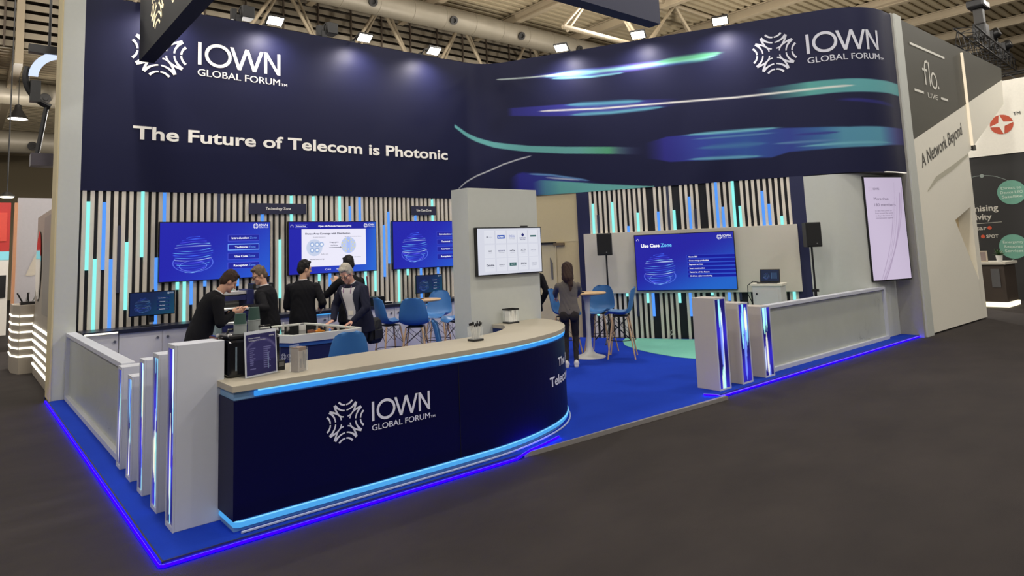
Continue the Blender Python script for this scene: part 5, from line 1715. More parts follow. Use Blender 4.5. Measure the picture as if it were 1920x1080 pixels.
def add_hand(mb, W, d, nrm, side, curl=.5, s=1.0):
    """Palm, four bent fingers of different lengths and a thumb; d points along the hand, nrm out of the palm."""
    d = Vector(d).normalized()
    nrm = Vector(nrm)
    nrm = (nrm - d * nrm.dot(d)).normalized()
    sd = d.cross(nrm) * side            # towards the thumb
    W = Vector(W)
    M = Matrix((tuple(sd), tuple(d), tuple(nrm))).transposed().to_4x4()
    M.translation = W + d * .045 * s
    ellipsoid(mb, (0, 0, 0), (.040 * s, .055 * s, .017 * s), M)
    capsule(mb, W - d * .03, W + d * .02, .024 * s, .026 * s)
    for k, (off, L) in enumerate(((.029, .072), (.010, .080), (-.010, .074), (-.028, .058))):
        p = W + d * .088 * s + sd * off * s
        a = 0.0
        for q, fr in enumerate((.45, .32, .23)):
            a += curl * (.55 if q == 0 else .8) + .06 * k
            dirv = d * math.cos(a) + nrm * math.sin(a)
            e = p + dirv * L * fr * s
            capsule(mb, p, e, (.0095 - .0008 * q) * s, (.0088 - .0008 * q) * s, 10)
            p = e
    p = W + d * .025 * s + sd * .034 * s
    for q, (L, w_) in enumerate(((.034, .011), (.028, .0095), (.024, .0085))):
        dirv = (d * (.55 + .25 * q) + sd * (.75 - .3 * q) + nrm * (.25 + curl * .3 * q)).normalized()
        e = p + dirv * L * s
        capsule(mb, p, e, w_ * s, w_ * .92 * s, 10)
        p = e

def person(label, loc, face, height=1.76, lean=0, head=(0, 0), lw=None, rw=None, lel=(-.4, -.5, -.6), rel=(.4, -.5, -.6),
           ldir=None, rdir=None, lnrm=(0, 0, -1), rnrm=(0, 0, -1), curl=(.5, .5), skin=(206, 160, 132), hair_rgb=(40, 30, 24), jacket_rgb=(20, 20, 24), trouser_rgb=(22, 22, 26),
           shoe_rgb=(20, 18, 18), hair='short', shirt=False, collar=False, glasses=False, female=False, sleeve=1.0, jacket_len=.20, seed=1, jname='jacket', feet=((-.10, .02), (.10, .0))):
    t = thing('person', label, 'person', (loc[0], loc[1], PZ), math.atan2(-face[0], face[1]))
    k = height / 1.76
    sw = .88 if female else 1.0
    SK = mat('skin_%d_%d' % (skin[0], seed), skin, .55, noise=.05, nscale=30)
    J = mat('%s_%d_%d_%d' % (jname, *jacket_rgb), jacket_rgb, .85, noise=.12, nscale=40, bump=.25, bscale=300, spec=.2)
    T = mat('trousers_%d_%d_%d' % trouser_rgb, trouser_rgb, .85, noise=.12, nscale=40, bump=.2, bscale=300, spec=.2)
    HR = mat('hair_%d_%d_%d' % hair_rgb, hair_rgb, .6, noise=.45, nscale=60, bump=.6, bscale=180, spec=.3)
    # spine
    L = R(lean)
    hip = Vector((0, 0, .95 * k))
    ts = [-.19 if not female else -.06, 0, .12, .22, .32, .40, .455, .50, .535]
    if jacket_len != .20 and not female:
        ts[0] = -jacket_len + .03
    rxs = [.196, .186, .170, .168, .184, .200, .196, .122, .060]
    rys = [.148, .138, .124, .122, .130, .126, .106, .080, .058]
    if female:
        rxs = [.170, .172, .142, .136, .148, .156, .152, .085, .048]
        rys = [.112, .110, .094, .092, .098, .098, .084, .062, .048]
    P, frame = {}, {}
    def spine(tv):
        n, p = 20, Vector(hip)
        if tv < 0:
            u = Vector((0, math.sin(L * .35), math.cos(L * .35)))
            return hip + u * tv * k, u
        for i in range(n):
            a = L * (.55 + .8 * (i / n) * tv / .53)
            u = Vector((0, math.sin(a), math.cos(a)))
            p = p + u * (tv * k / n)
        return p, u
    def secs(gr):
        out = []
        for tv, rx, ry in zip(ts, rxs, rys):
            c, u = spine(tv)
            ay = Vector((1, 0, 0)).cross(u) * -1
            out.append((c, Vector((1, 0, 0)), Vector((0, u.z, -u.y)), rx * k + gr, ry * k + gr))
        return out
    neck, un = spine(.535)
    sh_c, us = spine(.435)
    fw = Vector((0, us.z, -us.y))
    shw = (.192 * sw) * k
    SL, SR = sh_c + Vector((-shw, 0, 0)), sh_c + Vector((shw, 0, 0))
    l1, l2 = .29 * k, .255 * k
    if lw is None:
        lw = SL + Vector((-.06, .06, -.53 * k))
    if rw is None:
        rw = SR + Vector((.06, .06, -.53 * k))
    EL, WL = ik(SL, lw, l1, l2, lel)
    ER, WR = ik(SR, rw, l1, l2, rel)
    # head frame
    hp = R(-(lean * .9 + head[1]))
    hy = R(head[0])
    Mh = Matrix.Translation(neck + un * .055 * k) @ Matrix.Rotation(hy, 4, 'Z') @ Matrix.Rotation(hp, 4, 'X') @ Matrix.Translation((0, .02, .11 * k)) @ Matrix.Scale(k * (.95 if female else 1.0), 4)
    # one continuous body
    b = MB()
    capsule(b, neck - un * .04, Mh @ Vector((0, -.02, -.06)), .056 * k * sw, .054 * k * sw)
    ellipsoid(b, (0, -.012, .03), (.076, .096, .112), Mh)
    ellipsoid(b, (0, .022, -.055), (.060, .068, .066), Mh)
    ellipsoid(b, (0, .070, -.095), (.026, .024, .022), Mh)
    capsule(b, Mh @ Vector((0, .086, .018)), Mh @ Vector((0, .108, -.022)), .009, .014, 10)
    for s_ in (-1, 1):
        ellipsoid(b, (s_ * .077, -.008, -.008), (.010, .020, .032), Mh)
        ellipsoid(b, (s_ * .034, .072, .030), (.026, .016, .012), Mh)
        ellipsoid(b, (s_ * .040, .058, -.030), (.024, .024, .026), Mh)
    ellipsoid(b, (0, .083, -.058), (.024, .013, .008), Mh)
    loft(b, [(c, ax, ay, rx * .9, ry * .86) for c, ax, ay, rx, ry in secs(0)])
    for S, E, W, dr, nr, side, cu in ((SL, EL, WL, ldir, lnrm, 1, curl[0]), (SR, ER, WR, rdir, rnrm, -1, curl[1])):
        capsule(b, S, E, .046 * k * sw, .038 * k * sw)
        capsule(b, E, W, .037 * k * sw, .025 * k * sw)
        dv = Vector(dr) if dr is not None else (W - E).normalized()
        add_hand(b, W, dv, nr, side, cu, k * (.9 if female else 1.0))
    hips, knees, ank = [], [], []
    for i, s_ in enumerate((-1, 1)):
        H0 = hip + Vector((s_ * .088 * k, 0, -.03))
        A = Vector((feet[i][0], feet[i][1], .085))
        K, A = ik(H0, A, .44 * k, .43 * k, (0, 1, 0))
        hips.append(H0); knees.append(K); ank.append(A)
        capsule(b, H0, K, .072 * k * sw, .050 * k * sw)
        capsule(b, K, A, .050 * k * sw, .032 * k * sw)
    fuse(b, 'body', SK, t, .0075, 2)
    # eyes
    ew, ed = MB(), MB()
    for s_ in (-1, 1):
        ellipsoid(ew, (s_ * .033, .079, .013), (.013, .008, .0075), Mh, 10, 8)
        ellipsoid(ed, (s_ * .033, .0855, .013), (.006, .003, .006), Mh, 8, 6)
        stroke(ed, lambda x, z: tuple(Mh @ Vector((x, .093 - abs(x) * .12, z))), [(s_ * .016, .036), (s_ * .034, .041), (s_ * .052, .035)], .006)
    e_ = ew.build('eyes', mat('eye_white', (226, 222, 214), .3), t, smooth=True)
    ed.build('iris', mat('eye_dark', (34, 26, 22), .3), e_)
    mo = MB()
    stroke(mo, lambda x, z: tuple(Mh @ Vector((x, .0965 - x * x * 14, z))), [(-.024, -.057), (-.008, -.0555), (.008, -.0555), (.024, -.057)], [.002, .006, .006, .002])
    mo.build('mouth', mat('lip', (150, 88, 78), .5), t)
    # hair
    h = MB()
    rg = random.Random(seed)
    ellipsoid(h, (0, -.022, .047), (.083, .100, .108), Mh)
    ellipsoid(h, (0, -.060, -.005), (.072, .062, .075), Mh)
    for _ in range(26):
        a, e = rg.uniform(0, 6.28), rg.uniform(.35, 1.45)
        c = (math.cos(a) * math.cos(e) * .068, -.022 + math.sin(a) * math.cos(e) * .085, .05 + math.sin(e) * .095)
        ellipsoid(h, c, (rg.uniform(.016, .026), rg.uniform(.02, .034), rg.uniform(.012, .02)), Mh, 8, 6)
    if hair == 'short':
        ellipsoid(h, (.0, .045, .115), (.060, .040, .026), Mh)
        for s_ in (-1, 1):
            ellipsoid(h, (s_ * .074, .005, .03), (.012, .024, .036), Mh)
    if hair == 'long':
        for s_ in (-1, 1):
            capsule(h, Mh @ Vector((s_ * .066, .01, .05)), Mh @ Vector((s_ * .078, -.045, -.16)), .034, .030)
        capsule(h, Mh @ Vector((0, -.07, .04)), Mh @ Vector((0, -.10, -.16)), .092, .092)
        capsule(h, Mh @ Vector((.03, -.10, -.14)), Mh @ Vector((.045, -.125, -.30)), .060, .040)
        capsule(h, Mh @ Vector((-.035, -.10, -.14)), Mh @ Vector((-.02, -.12, -.24)), .055, .028)
        capsule(h, Mh @ Vector((.05, -.12, -.28)), Mh @ Vector((.03, -.13, -.41)), .034, .012)
        capsule(h, Mh @ Vector((.02, -.12, -.26)), Mh @ Vector((.055, -.13, -.37)), .030, .010)
    fuse(h, 'hair', HR, t, .008, 1, .003, seed)
    # jacket or jumper: torso and sleeves
    j = MB()
    loft(j, secs(.012))
    for S, E, W in ((SL, EL, WL), (SR, ER, WR)):
        capsule(j, S + Vector((0, 0, -.012)), E, .070 * k * sw, .058 * k * sw)
        W2 = E + (W - E) * (sleeve * .93)
        capsule(j, E, W2, .057 * k * sw, (.043 if sleeve > .8 else .044) * k * sw)
    jo = fuse(j, jname, J, t, .010, 3, .0028, seed * 1.7)
    # trousers and shoes
    r_ = MB()
    loft(r_, [(hip + Vector((0, 0, -.10)), (1, 0, 0), (0, 1, 0), .168 * k * (.97 if female else 1), .118 * k), (hip + Vector((0, 0, .02)), (1, 0, 0), (0, 1, 0), .166 * k * (.95 if female else 1), .118 * k), (hip + Vector((0, .01, .10)), (1, 0, 0), (0, 1, 0), .148 * k * sw, .104 * k)])
    if female:
        for s_ in (-1, 1):
            ellipsoid(r_, (s_ * .078 * k, -.06 * k, hip.z - .075), (.095 * k, .085 * k, .10 * k))
    for H0, K, A in zip(hips, knees, ank):
        fit = .92 if female else 1.0
        capsule(r_, H0 + Vector((0, 0, -.02)), K, .092 * k * (.93 if female else 1), .066 * k * fit)
        capsule(r_, K, A + Vector((0, 0, -.015)), .064 * k * fit, .052 * k * fit * (.82 if female else 1))
    fuse(r_, 'trousers', T, t, .011, 3, .003, seed * 2.3)
    SHM = mat('shoe_%d_%d_%d' % shoe_rgb, shoe_rgb, .45)
    for A in ank:
        s_ = MB()
        ellipsoid(s_, (A.x, A.y - .02, .055), (.040, .055, .055))
        ellipsoid(s_, (A.x, A.y + .075, .038), (.044, .105, .036))
        capsule(s_, (A.x, A.y - .04, .018), (A.x, A.y + .13, .016), .036, .034)
        so = fuse(s_, 'shoe', SHM, t, .007, 2)
    info = dict(root=t, Mh=Mh, neck=neck, un=un, secs=secs, WL=WL, WR=WR, spine=spine, SL=SL, SR=SR, EL=EL, ER=ER, k=k)
    CW = mat('shirt_white', (226, 222, 222), .7, noise=.03)
    def patch(prof, off, name, m):
        """Strip on the torso's front: prof = (t, half-angle left, half-angle right)."""
        mb = MB()
        S = secs(.012 + off)
        vals = list(ts)
        rows = []
        for tv, a0, a1 in prof:
            c, u = spine(tv)
            rx = np.interp(tv, vals, rxs) * k + .012 + off
            ry = np.interp(tv, vals, rys) * k + .012 + off
            ay = Vector((0, u.z, -u.y))
            row = []
            for i in range(9):
                a = math.pi / 2 + R(a0 + (a1 - a0) * i / 8)
                ca, sa = math.cos(a), math.sin(a)
                q = (abs(ca) ** 2.4 + abs(sa) ** 2.4) ** (-1 / 2.4)
                row.append(tuple(c + Vector((1, 0, 0)) * rx * ca * q + ay * ry * sa * q))
            rows.append(row)
        mb.add([p for r0 in rows for p in r0], [(i * 9 + j_, i * 9 + j_ + 1, (i + 1) * 9 + j_ + 1, (i + 1) * 9 + j_) for i in range(len(rows) - 1) for j_ in range(8)])
        return mb.build(name, m, t, smooth=True)
    info['patch'] = patch
    if shirt:
        patch([(.02, -22, 20), (.12, -26, 24), (.24, -26, 24), (.34, -24, 22), (.42, -26, 26), (.47, -36, 36), (.50, -60, 60)], .013, 'shirt', CW)
    if collar:
        c0 = neck - un * .028
        ay = Vector((0, un.z, -un.y))
        cb = MB()
        vs = []
        nn = 28
        for rr, up in ((.074, -.012), (.070, .022), (.064, .040), (.060, .018)):
            for i in range(nn):
                a = 2 * math.pi * i / nn
                drop = -.02 * max(0, math.sin(a)) ** 3
                vs.append(tuple(c0 + Vector((1, 0, 0)) * rr * k * math.cos(a) + ay * rr * k * math.sin(a) + un * (up + drop)))
        cb.add(vs, [(q * nn + i, q * nn + (i + 1) % nn, (q + 1) * nn + (i + 1) % nn, (q + 1) * nn + i) for q in range(3) for i in range(nn)])
        cb.build('collar', CW, t, smooth=True)
    if glasses:
        g = MB()
        for s_ in (-1, 1):
            g.ring((0, 0, 0), .021, .0026, 20, 6, Mh @ Matrix.Translation((s_ * .034, .098, .008)) @ Matrix.Rotation(R(90), 4, 'X'))
            g.tube([Mh @ Vector((s_ * .054, .096, .014)), Mh @ Vector((s_ * .080, .03, .016)), Mh @ Vector((s_ * .083, -.02, .005))], .0028, 6)
        g.tube([Mh @ Vector((-.014, .100, .012)), Mh @ Vector((.014, .100, .012))], .0026, 6)
        g.build('glasses', BLACK, t, smooth=True)
    return info

def to_local(loc, face, p):
    a = math.atan2(-face[0], face[1])
    d = Vector((p[0] - loc[0], p[1] - loc[1], 0))
    c, s = math.cos(-a), math.sin(-a)
    return (d.x * c - d.y * s, d.x * s + d.y * c, p[2] - PZ)
def norm2(f):
    L = math.hypot(*f)
    return (f[0] / L, f[1] / L)

# man bending over the dispensers, seen from his right side
loc, f = (1.31, 4.22), norm2((.98, -.12))
m1 = person('person in a black suit bending forward over the cups, brown hair, hands together', loc, f, 1.80, 27, (8, 10),
       lw=to_local(loc, f, (1.70, 4.22, 1.24)), rw=to_local(loc, f, (1.66, 4.06, 1.235)), lel=(-.5, -.3, -.7), rel=(.5, -.3, -.7), ldir=(0.1, 1, .05), rdir=(-.15, 1, .1), lnrm=(.6, 0, .8), rnrm=(-.8, 0, .5),
       curl=(.55, .6), skin=(200, 152, 124), hair_rgb=(58, 40, 28), seed=2, collar=True)
# grey-brown haired man facing left
loc, f = (2.50, 5.12), norm2((-.72, .69))
m2 = person('person in a black suit with greying brown hair and white collar, head turned left', loc, f, 1.76, 8, (42, 16),
       lw=to_local(loc, f, (2.10, 4.82, 1.245)), rw=to_local(loc, f, (2.16, 5.22, 1.22)), lel=(-.5, -.3, -.6), rel=(.5, -.3, -.6), ldir=to_local((0, 0), f, (-1, -.1, PZ)), lnrm=(0, 0, -1), rnrm=(0, 0, -1),
       curl=(.7, .6), skin=(212, 164, 136), hair_rgb=(104, 88, 72), seed=5, collar=True, glasses=True)
# young man, back to the room
loc, f = (3.12, 5.36), norm2((.42, .9))
m3 = person('person in a black suit seen from behind, short black hair, right arm lowered', loc, f, 1.80, 3, (-58, 4),
       rw=to_local(loc, f, (3.44, 5.40, 1.12)), rel=(.25, -1, -.1), lw=to_local(loc, f, (3.10, 5.68, 1.10)), lel=(-.4, -.8, -.3), rnrm=(-1, 0, -.2), lnrm=(1, 0, 0), curl=(.5, .35),
       skin=(206, 162, 132), hair_rgb=(20, 17, 16), seed=7, collar=True)
# older man over the showcase
loc, f = (3.46, 4.12), norm2((-.93, -.36))
m4 = person('person with grey hair and glasses in a dark blue suit leaning on the showcase table', loc, f, 1.80, 20, (10, 20),
       lw=to_local(loc, f, (3.19, 3.80, 1.0)), rw=to_local(loc, f, (3.13, 4.28, .995)), lel=(-.7, -.5, .1), rel=(.7, -.5, .1), ldir=to_local((0, 0), f, (-.95, .05, PZ - .35)), rdir=to_local((0, 0), f, (-.95, -.1, PZ - .35)),
       lnrm=(0, .1, -1), rnrm=(0, .1, -1), curl=(.35, .35), skin=(220, 168, 144), hair_rgb=(186, 178, 162), jacket_rgb=(34, 36, 54), trouser_rgb=(28, 30, 44), seed=11, shirt=True, collar=True, glasses=True)
ro = m4['root']
for s_ in (1, -1):
    m4['patch']([(.06, -26 * s_, -20 * s_), (.16, -36 * s_, -24 * s_), (.30, -44 * s_, -24 * s_), (.42, -54 * s_, -25 * s_), (.475, -64 * s_, -36 * s_), (.505, -95 * s_, -58 * s_)], .018, 'lapel', mat('lapel_blue', (42, 44, 64), .85))
lan = MB()
S4 = m4['spine']
def front4(tv, x, o=.03):
    c, u = S4(tv)
    return c + Vector((x, 0, 0)) + Vector((0, u.z, -u.y)) * (.128 * m4['k'] + o)
for s_ in (-1, 1):
    lan.tube([front4(.52, s_ * .07, -.05), front4(.46, s_ * .07, -.0), front4(.36, s_ * .045, .012), front4(.24, s_ * .012, .014)], .006, 6)
lo = lan.build('lanyard', mat('lanyard_violet', (150, 110, 150), .6), ro, smooth=True)
q = front4(.17, 0, .016)
MB().box(q.x - .045, q.x + .045, q.y - .002, q.y + .002, q.z - .075, q.z + .065).build('badge', mat('badge_card', (232, 224, 206), .4), ro)
# man in black behind him
loc, f = (3.98, 5.46), norm2((-.12, 1))
m5 = person('person in black standing behind the grey-haired man, dark hair, left elbow out', loc, f, 1.84, 3, (0, 6),
       lw=to_local(loc, f, (3.82, 5.70, 1.46)), lel=(-1, -.3, -.9), rw=to_local(loc, f, (4.06, 5.74, 1.34)), rel=(1, -.1, -.5), ldir=(.3, .2, .9), rdir=(-.3, .3, .8), lnrm=(0.5, 1, 0), rnrm=(-.5, 1, 0), curl=(.7, .7),
       skin=(206, 160, 132), hair_rgb=(22, 19, 18), jacket_rgb=(18, 18, 20), seed=13)
# person half hidden by the pillar
loc, f = (6.86, 4.22), norm2((.55, .83))
person('person in black almost hidden by the right edge of the broad pillar', loc, f, 1.74, 0, (0, 0), rw=to_local(loc, f, (7.03, 4.14, .93)), rel=(.7, -.6, 0), rnrm=(-1, 0, 0), curl=(.3, .35), skin=(196, 150, 126), hair_rgb=(30, 24, 22), seed=17)
# woman
loc, f = (6.41, 2.80), norm2((.72, .69))
w1 = person('person with long brown hair, grey jumper, black jeans and white trainers, seen from behind', loc, f, 1.61, 3, (4, 12),
       lw=to_local(loc, f, (6.62, 3.32, 1.06)), rw=to_local(loc, f, (6.92, 3.12, 1.06)), lel=(-.9, -.6, -.3), rel=(.9, -.6, -.3), lnrm=(.6, 0, -.8), rnrm=(-.6, 0, -.8), curl=(.5, .5), female=True, hair='long',
       skin=(212, 168, 144), hair_rgb=(58, 40, 32), jacket_rgb=(110, 104, 98), trouser_rgb=(48, 44, 44), shoe_rgb=(216, 212, 206), jname='jumper', sleeve=.72, seed=19, feet=((-.075, -.03), (.075, .02)))

# shoulder bag of the grey-haired man, the small thing handed over between two men
t = thing('shoulder_bag', 'black shoulder bag hanging behind the grey-haired man', 'bag', (3.70, 4.14, PZ + .58), R(20))
bg_ = MB()
loft(bg_, [((0, 0, 0), (1, 0, 0), (0, 1, 0), .11, .05), ((0, 0, .05), (1, 0, 0), (0, 1, 0), .145, .075), ((0, 0, .22), (1, 0, 0), (0, 1, 0), .145, .08), ((0, 0, .33), (1, 0, 0), (0, 1, 0), .12, .06), ((0, 0, .37), (1, 0, 0), (0, 1, 0), .07, .03)])
fuse(bg_, 'bag_body', mat('bag_black', (16, 16, 18), .6, bump=.3), t, .012, 3, .003, 4)
MB().box(-.09, .09, -.094, -.078, .06, .20).build('front_pocket', mat('bag_black', (16, 16, 18), .6, bump=.3), t, bevel=.008)
MB().tube([(-.06, 0, .36), (-.09, .0, .55), (-.14, -.02, .80), (-.2, -.06, .98)], .012, 8).build('strap', mat('strap_pink', (150, 96, 104), .6), t, smooth=True)
t = thing('handheld_gadget', 'small white object held between the bending man and the man facing him', 'gadget', (1.90, 4.20, 1.262))
MB().box(-.03, .03, -.02, .02, 0, .025).build('case', WHITE, t, bevel=.008)
MB().box(-.028, .028, -.021, -.019, .012, .014).build('seam', STEEL, t)
# ------------------------------------------------------------------ neighbouring stand on the right (grey and white wall)
FLW = mat('neighbour_white', (234, 230, 216), .6, noise=.02)
FLG = mat('neighbour_grey', (70, 68, 58), .6, noise=.03)
t = thing('neighbour_wall', 'tall off-white neighbouring stand wall with slanted dark grey upper part', 'wall panel', (0, 0, 0))
YF = -.10
def xz_prism(poly, y0, y1):
    """poly of (x, z) in the wall's plane, thickness along Y."""
    M = Matrix(((1, 0, 0, 0), (0, 0, 1, 0), (0, 1, 0, 0), (0, 0, 0, 1)))
    return MB().prism(poly, y0, y1, M)
xz_prism([(13.035, .03), (16.04, .03), (16.05, .84), (14.95, 2.15), (15.99, 2.43), (16.04, 2.45), (16.04, 4.634), (13.035, 3.69)], YF, .25).build('lower_panel', FLW, t)
xz_prism([(16.04, .03), (16.33, .03), (16.33, 3.66), (19.6, 5.14), (19.72, 5.80), (16.04, 4.634)], YF, .25).build('side_panel', FLW, t)
xz_prism([(13.035, 3.69), (19.72, 5.80), (19.80, 6.12), (13.035, 6.12)], YF, .25).build('upper_panel', FLG, t)
xz_prism([(14.9, .8), (16.04, .8), (16.04, 2.5), (14.9, 2.5)], .16, .25).build('niche_back', mat('niche_tan', (206, 184, 142), .6), t)
MB().box(16.52, 16.58, YF - .05, YF - .01, 3.84, 6.0).build('light_tube', glow('warm_tube', (255, 236, 204), 1.0), t)
MB().box(16.56, 16.76, YF - .04, YF + .02, 3.74, 3.86).build('tube_holder', BLACK, t)
FN = plane_fn((0, YF, 0), (1, 0, 0), .005)
mb = MB()
for a, b_ in (((13.43, 5.70), (15.41, 5.70)), ((13.42, 4.745), (13.92, 4.745)), ((14.90, 4.745), (15.33, 4.745))):
    stroke(mb, FN, [a, b_], .05)
stroke(mb, FN, [(14.10, 4.93), (14.10, 5.30), (14.16, 5.42), (14.28, 5.45)], .055)
stroke(mb, FN, [(13.98, 5.25), (14.25, 5.25)], .05)
stroke(mb, FN, [(14.36, 4.93), (14.36, 5.45)], .05)
stroke(mb, FN, [(14.60 + .15 * math.cos(i * math.pi / 12), 5.08 + .16 * math.sin(i * math.pi / 12)) for i in range(25)], .05)
disc(mb, FN, 14.84, 4.96, .035)
put_text(mb, 'LIVE', FN, 14.15, 4.68, .56, .10)
mb.build('stand_name', mat('stand_name_white', (226, 224, 214), .5), t)
mb = MB()
ca, sa = math.cos(math.atan2(.82, 2.45)), math.sin(math.atan2(.82, 2.45))
put_text(mb, 'A Network Beyond', lambda a, b_: FN(13.40 + a * ca - b_ * sa * .2, 3.17 + a * sa + b_), 0, 0, 2.78, .27, bold=.012)
mb.build('slogan', mat('slogan_grey', (64, 62, 56), .5), t)
mb = MB()
stroke(mb, FN, [(13.55, 2.72), (14.1, 2.98), (15.2, 3.28), (16.28, 3.62)], [.02, .10, .10, .05])
mb.build('crease_shadow', mat('crease_shade', (186, 182, 164), .6), t)  # shadow line along the wall's diagonal fold, painted on as a darker band

# ------------------------------------------------------------------ stand further along on the right
XG = 21.0
GW = mat('stand_black', (34, 33, 32), .6)
t = thing('exhibition_wall', 'dark exhibition wall with green discs and white header at the far right', 'wall panel', (0, 0, 0))
MB().box(XG, XG + .2, -7, 1.75, 0, 3.98).build('dark_panel', GW, t)
MB().box(XG - .05, XG + .2, -7, 1.75, 3.98, 6.0).build('header', mat('header_cream', (236, 232, 220), .6), t)
GF = plane_fn((XG, 0, 0), (0, -1, 0), .006)
GH = plane_fn((XG - .05, 0, 0), (0, -1, 0), .006)
mb = MB()
disc(mb, GH, -.31, 4.80, .27, .27)
mb.build('red_disc', mat('disc_red', (196, 78, 46), .5), t)
mb = MB()
GH2 = plane_fn((XG - .05, 0, 0), (0, -1, 0), .012)
star = []
for k in range(8):
    a = math.pi / 4 * k + .12
    r_ = .30 if k % 2 == 0 else .085
    star.append(GH2(-.31 + r_ * math.cos(a), 4.80 + r_ * math.sin(a)))
mb.add(star, [tuple(range(8))])
mb.build('white_star', mat('header_cream', (236, 232, 220), .6), t)
mb = MB()
put_text(mb, 'TM', GH, -.02, 5.0, .16, .09, bold=.02)
mb.build('trade_mark', GW, t)
mb = MB()
put_text(mb, 'Promising', GF, -.64, 2.455, .62 * 1.55, .20, bold=.02, align='R') if False else None
put_text(mb, 'Promising', GF, -.63, 2.45, .98, .17, bold=.02, align='R')
put_text(mb, 'Connectivity', GF, -.80, 2.21, 1.2, .17, bold=.02, align='R')
put_text(mb, 'Globalstar', GF, -.95, 1.93, .9, .11, bold=.01, align='R')
put_text(mb, 'SPOT', GF, -.70, 1.70, .28, .09, bold=.02, align='R')
stroke(mb, GF, [(-2.0, 2.08), (-.58, 2.13)], .012)
mb.build('lettering', mat('stand_letter', (196, 192, 180), .5), t)
mb = MB()
disc(mb, GF, -.88, 1.98, .05); disc(mb, GF, -1.06, 1.745, .05)
mb.build('red_marks', mat('disc_red', (196, 78, 46), .5), t)
mb = MB()
cs = [(-.95 + 1.12 * math.cos(q), 2.2 + 1.25 * math.sin(q)) for q in [1.75 - i * 3.5 / 40 for i in range(41)]]
stroke(mb, GF, cs, .012)
disc(mb, GF, -.92, 3.44, .05); disc(mb, GF, .17, 2.15, .06)
mb.build('orbit_line', mat('orbit_grey', (140, 150, 144), .5), t)
GF2 = plane_fn((XG, 0, 0), (0, -1, 0), .012)
GF3 = plane_fn((XG, 0, 0), (0, -1, 0), .018)
for cx, cz, words in ((-.28, 2.92, ('Direct to', 'Device LEO', 'Satellite')), (-.38, 1.45, ('Emergency', 'Response', 'Services'))):
    mb = MB()
    disc(mb, GF2, cx, cz, .33, .33, 36)
    dd_ = mb.build('green_disc', mat('disc_green', (104, 158, 138), .5), t)
    mb = MB()
    for k, wv in enumerate(words):
        put_text(mb, wv, GF3, cx, cz + .09 - .12 * k, .06 * len(wv) * .85, .07, bold=.01, align='C')
    mb.build('disc_text', mat('disc_letter', (196, 214, 200), .5), dd_)
t = thing('reception_cabinet', 'dark wooden cabinet with lit plinth at the far right stand', 'cabinet', (0, 0, 0))
MB().box(18.75, 19.7, .10, .75, .14, 1.06).build('body', mat('cabinet_brown', (66, 56, 48), .5, noise=.2, nscale=4), t)
MB().box(18.70, 19.75, .05, .80, 1.06, 1.12).build('top', mat('cabinet_pale_top', (206, 200, 186), .5), t)
MB().box(18.72, 19.72, .07, .78, .02, .13).build('lit_plinth', glow('plinth_light', (255, 244, 206), 1.6), t)
MB().box(18.735, 18.75, .2, .38, .5, .95).build('brochure_slot', STEEL, t)
t = thing('potted_plant', 'small potted plant on the far right cabinet', 'plant', (18.95, .22, 1.12))
MB().lathe([(.055, 0), (.075, .16), (.065, .16)], 18).build('pot', WHITE, t, smooth=True)
lf = MB()
rg = random.Random(2)
for k in range(34):
    a, e, L = rg.uniform(0, 6.28), rg.uniform(.2, 1.2), rg.uniform(.10, .24)
    d = Vector((math.cos(a) * math.cos(e), math.sin(a) * math.cos(e), math.sin(e)))
    sd = d.cross(Vector((0, 0, 1))).normalized() * .03
    p = Vector((0, 0, .16))
    lf.add([p, p + d * L * .5 + sd, p + d * L + Vector((0, 0, -.03)), p + d * L * .5 - sd], [(0, 1, 2, 3)])
lf.build('leaves', mat('plant_green', (58, 92, 52), .5), t)
t = thing('photo_frame', 'small framed picture on the far right cabinet beside the plant', 'picture frame', (18.95, .58, 1.12))
MB().box(0, .02, -.11, .11, 0, .28).build('frame', mat('frame_tan', (196, 184, 164), .5), t)
MB().box(-.002, 0, -.08, .08, .03, .25).build('picture', mat('picture_grey', (150, 134, 130), .5), t)

# lattice truss with stage lamps over the grey-white wall
def box_truss(name, label, p0, p1, s_, cat='truss', lamps=()):
    t = thing(name, label, cat, (0, 0, 0))
    p0, p1 = Vector(p0), Vector(p1)
    d = (p1 - p0).normalized()
    sd = d.cross(Vector((0, 0, 1))).normalized() * s_ / 2
    up = Vector((0, 0, s_ / 2))
    C4 = [sd + up, sd - up, -sd - up, -sd + up]
    for c in C4:
        MB().tube([p0 + c, p1 + c], .025, 8).build('chord', BLACK, t)
    L = (p1 - p0).length
    n = max(2, int(L / (s_ * 1.1)))
    for k in range(4):
        b_ = MB()
        pts = []
        for i in range(n + 1):
            c = C4[k] if i % 2 == 0 else C4[(k + 1) % 4]
            pts.append(p0 + d * (L * i / n) + c)
        for a, e in zip(pts[:-1], pts[1:]):
            b_.tube([a, e], .014, 6)
        b_.build('lacing', BLACK, t)
    return t
box_truss('lighting_truss', 'black lighting truss hanging above the grey-white wall', (21.8, 1.15, 7.75), (32.2, 2.45, 8.62), .5)
t = thing('hoist_frame', 'black lifting frame and hoist above the lighting truss', 'hoist', (25.6, 1.66, 8.33))
MB().box(-.24, .24, -.2, .2, 0.1, .6).build('motor', BLACK, t, bevel=.05)
MB().box(-.16, .16, -.14, .14, .6, 1.15).build('column', mat('hoist_grey', (46, 44, 42), .6), t, bevel=.04)
MB().box(-.42, .42, -.25, .25, 1.15, 1.42).build('head', BLACK, t, bevel=.05)
MB().box(-.32, -.12, -.27, -.25, 1.2, 1.34).build('plate', STEEL, t)
MB().tube([(0, 0, 1.4), (0, 0, 4.9)], .02, 6).build('chain', BLACK, t)
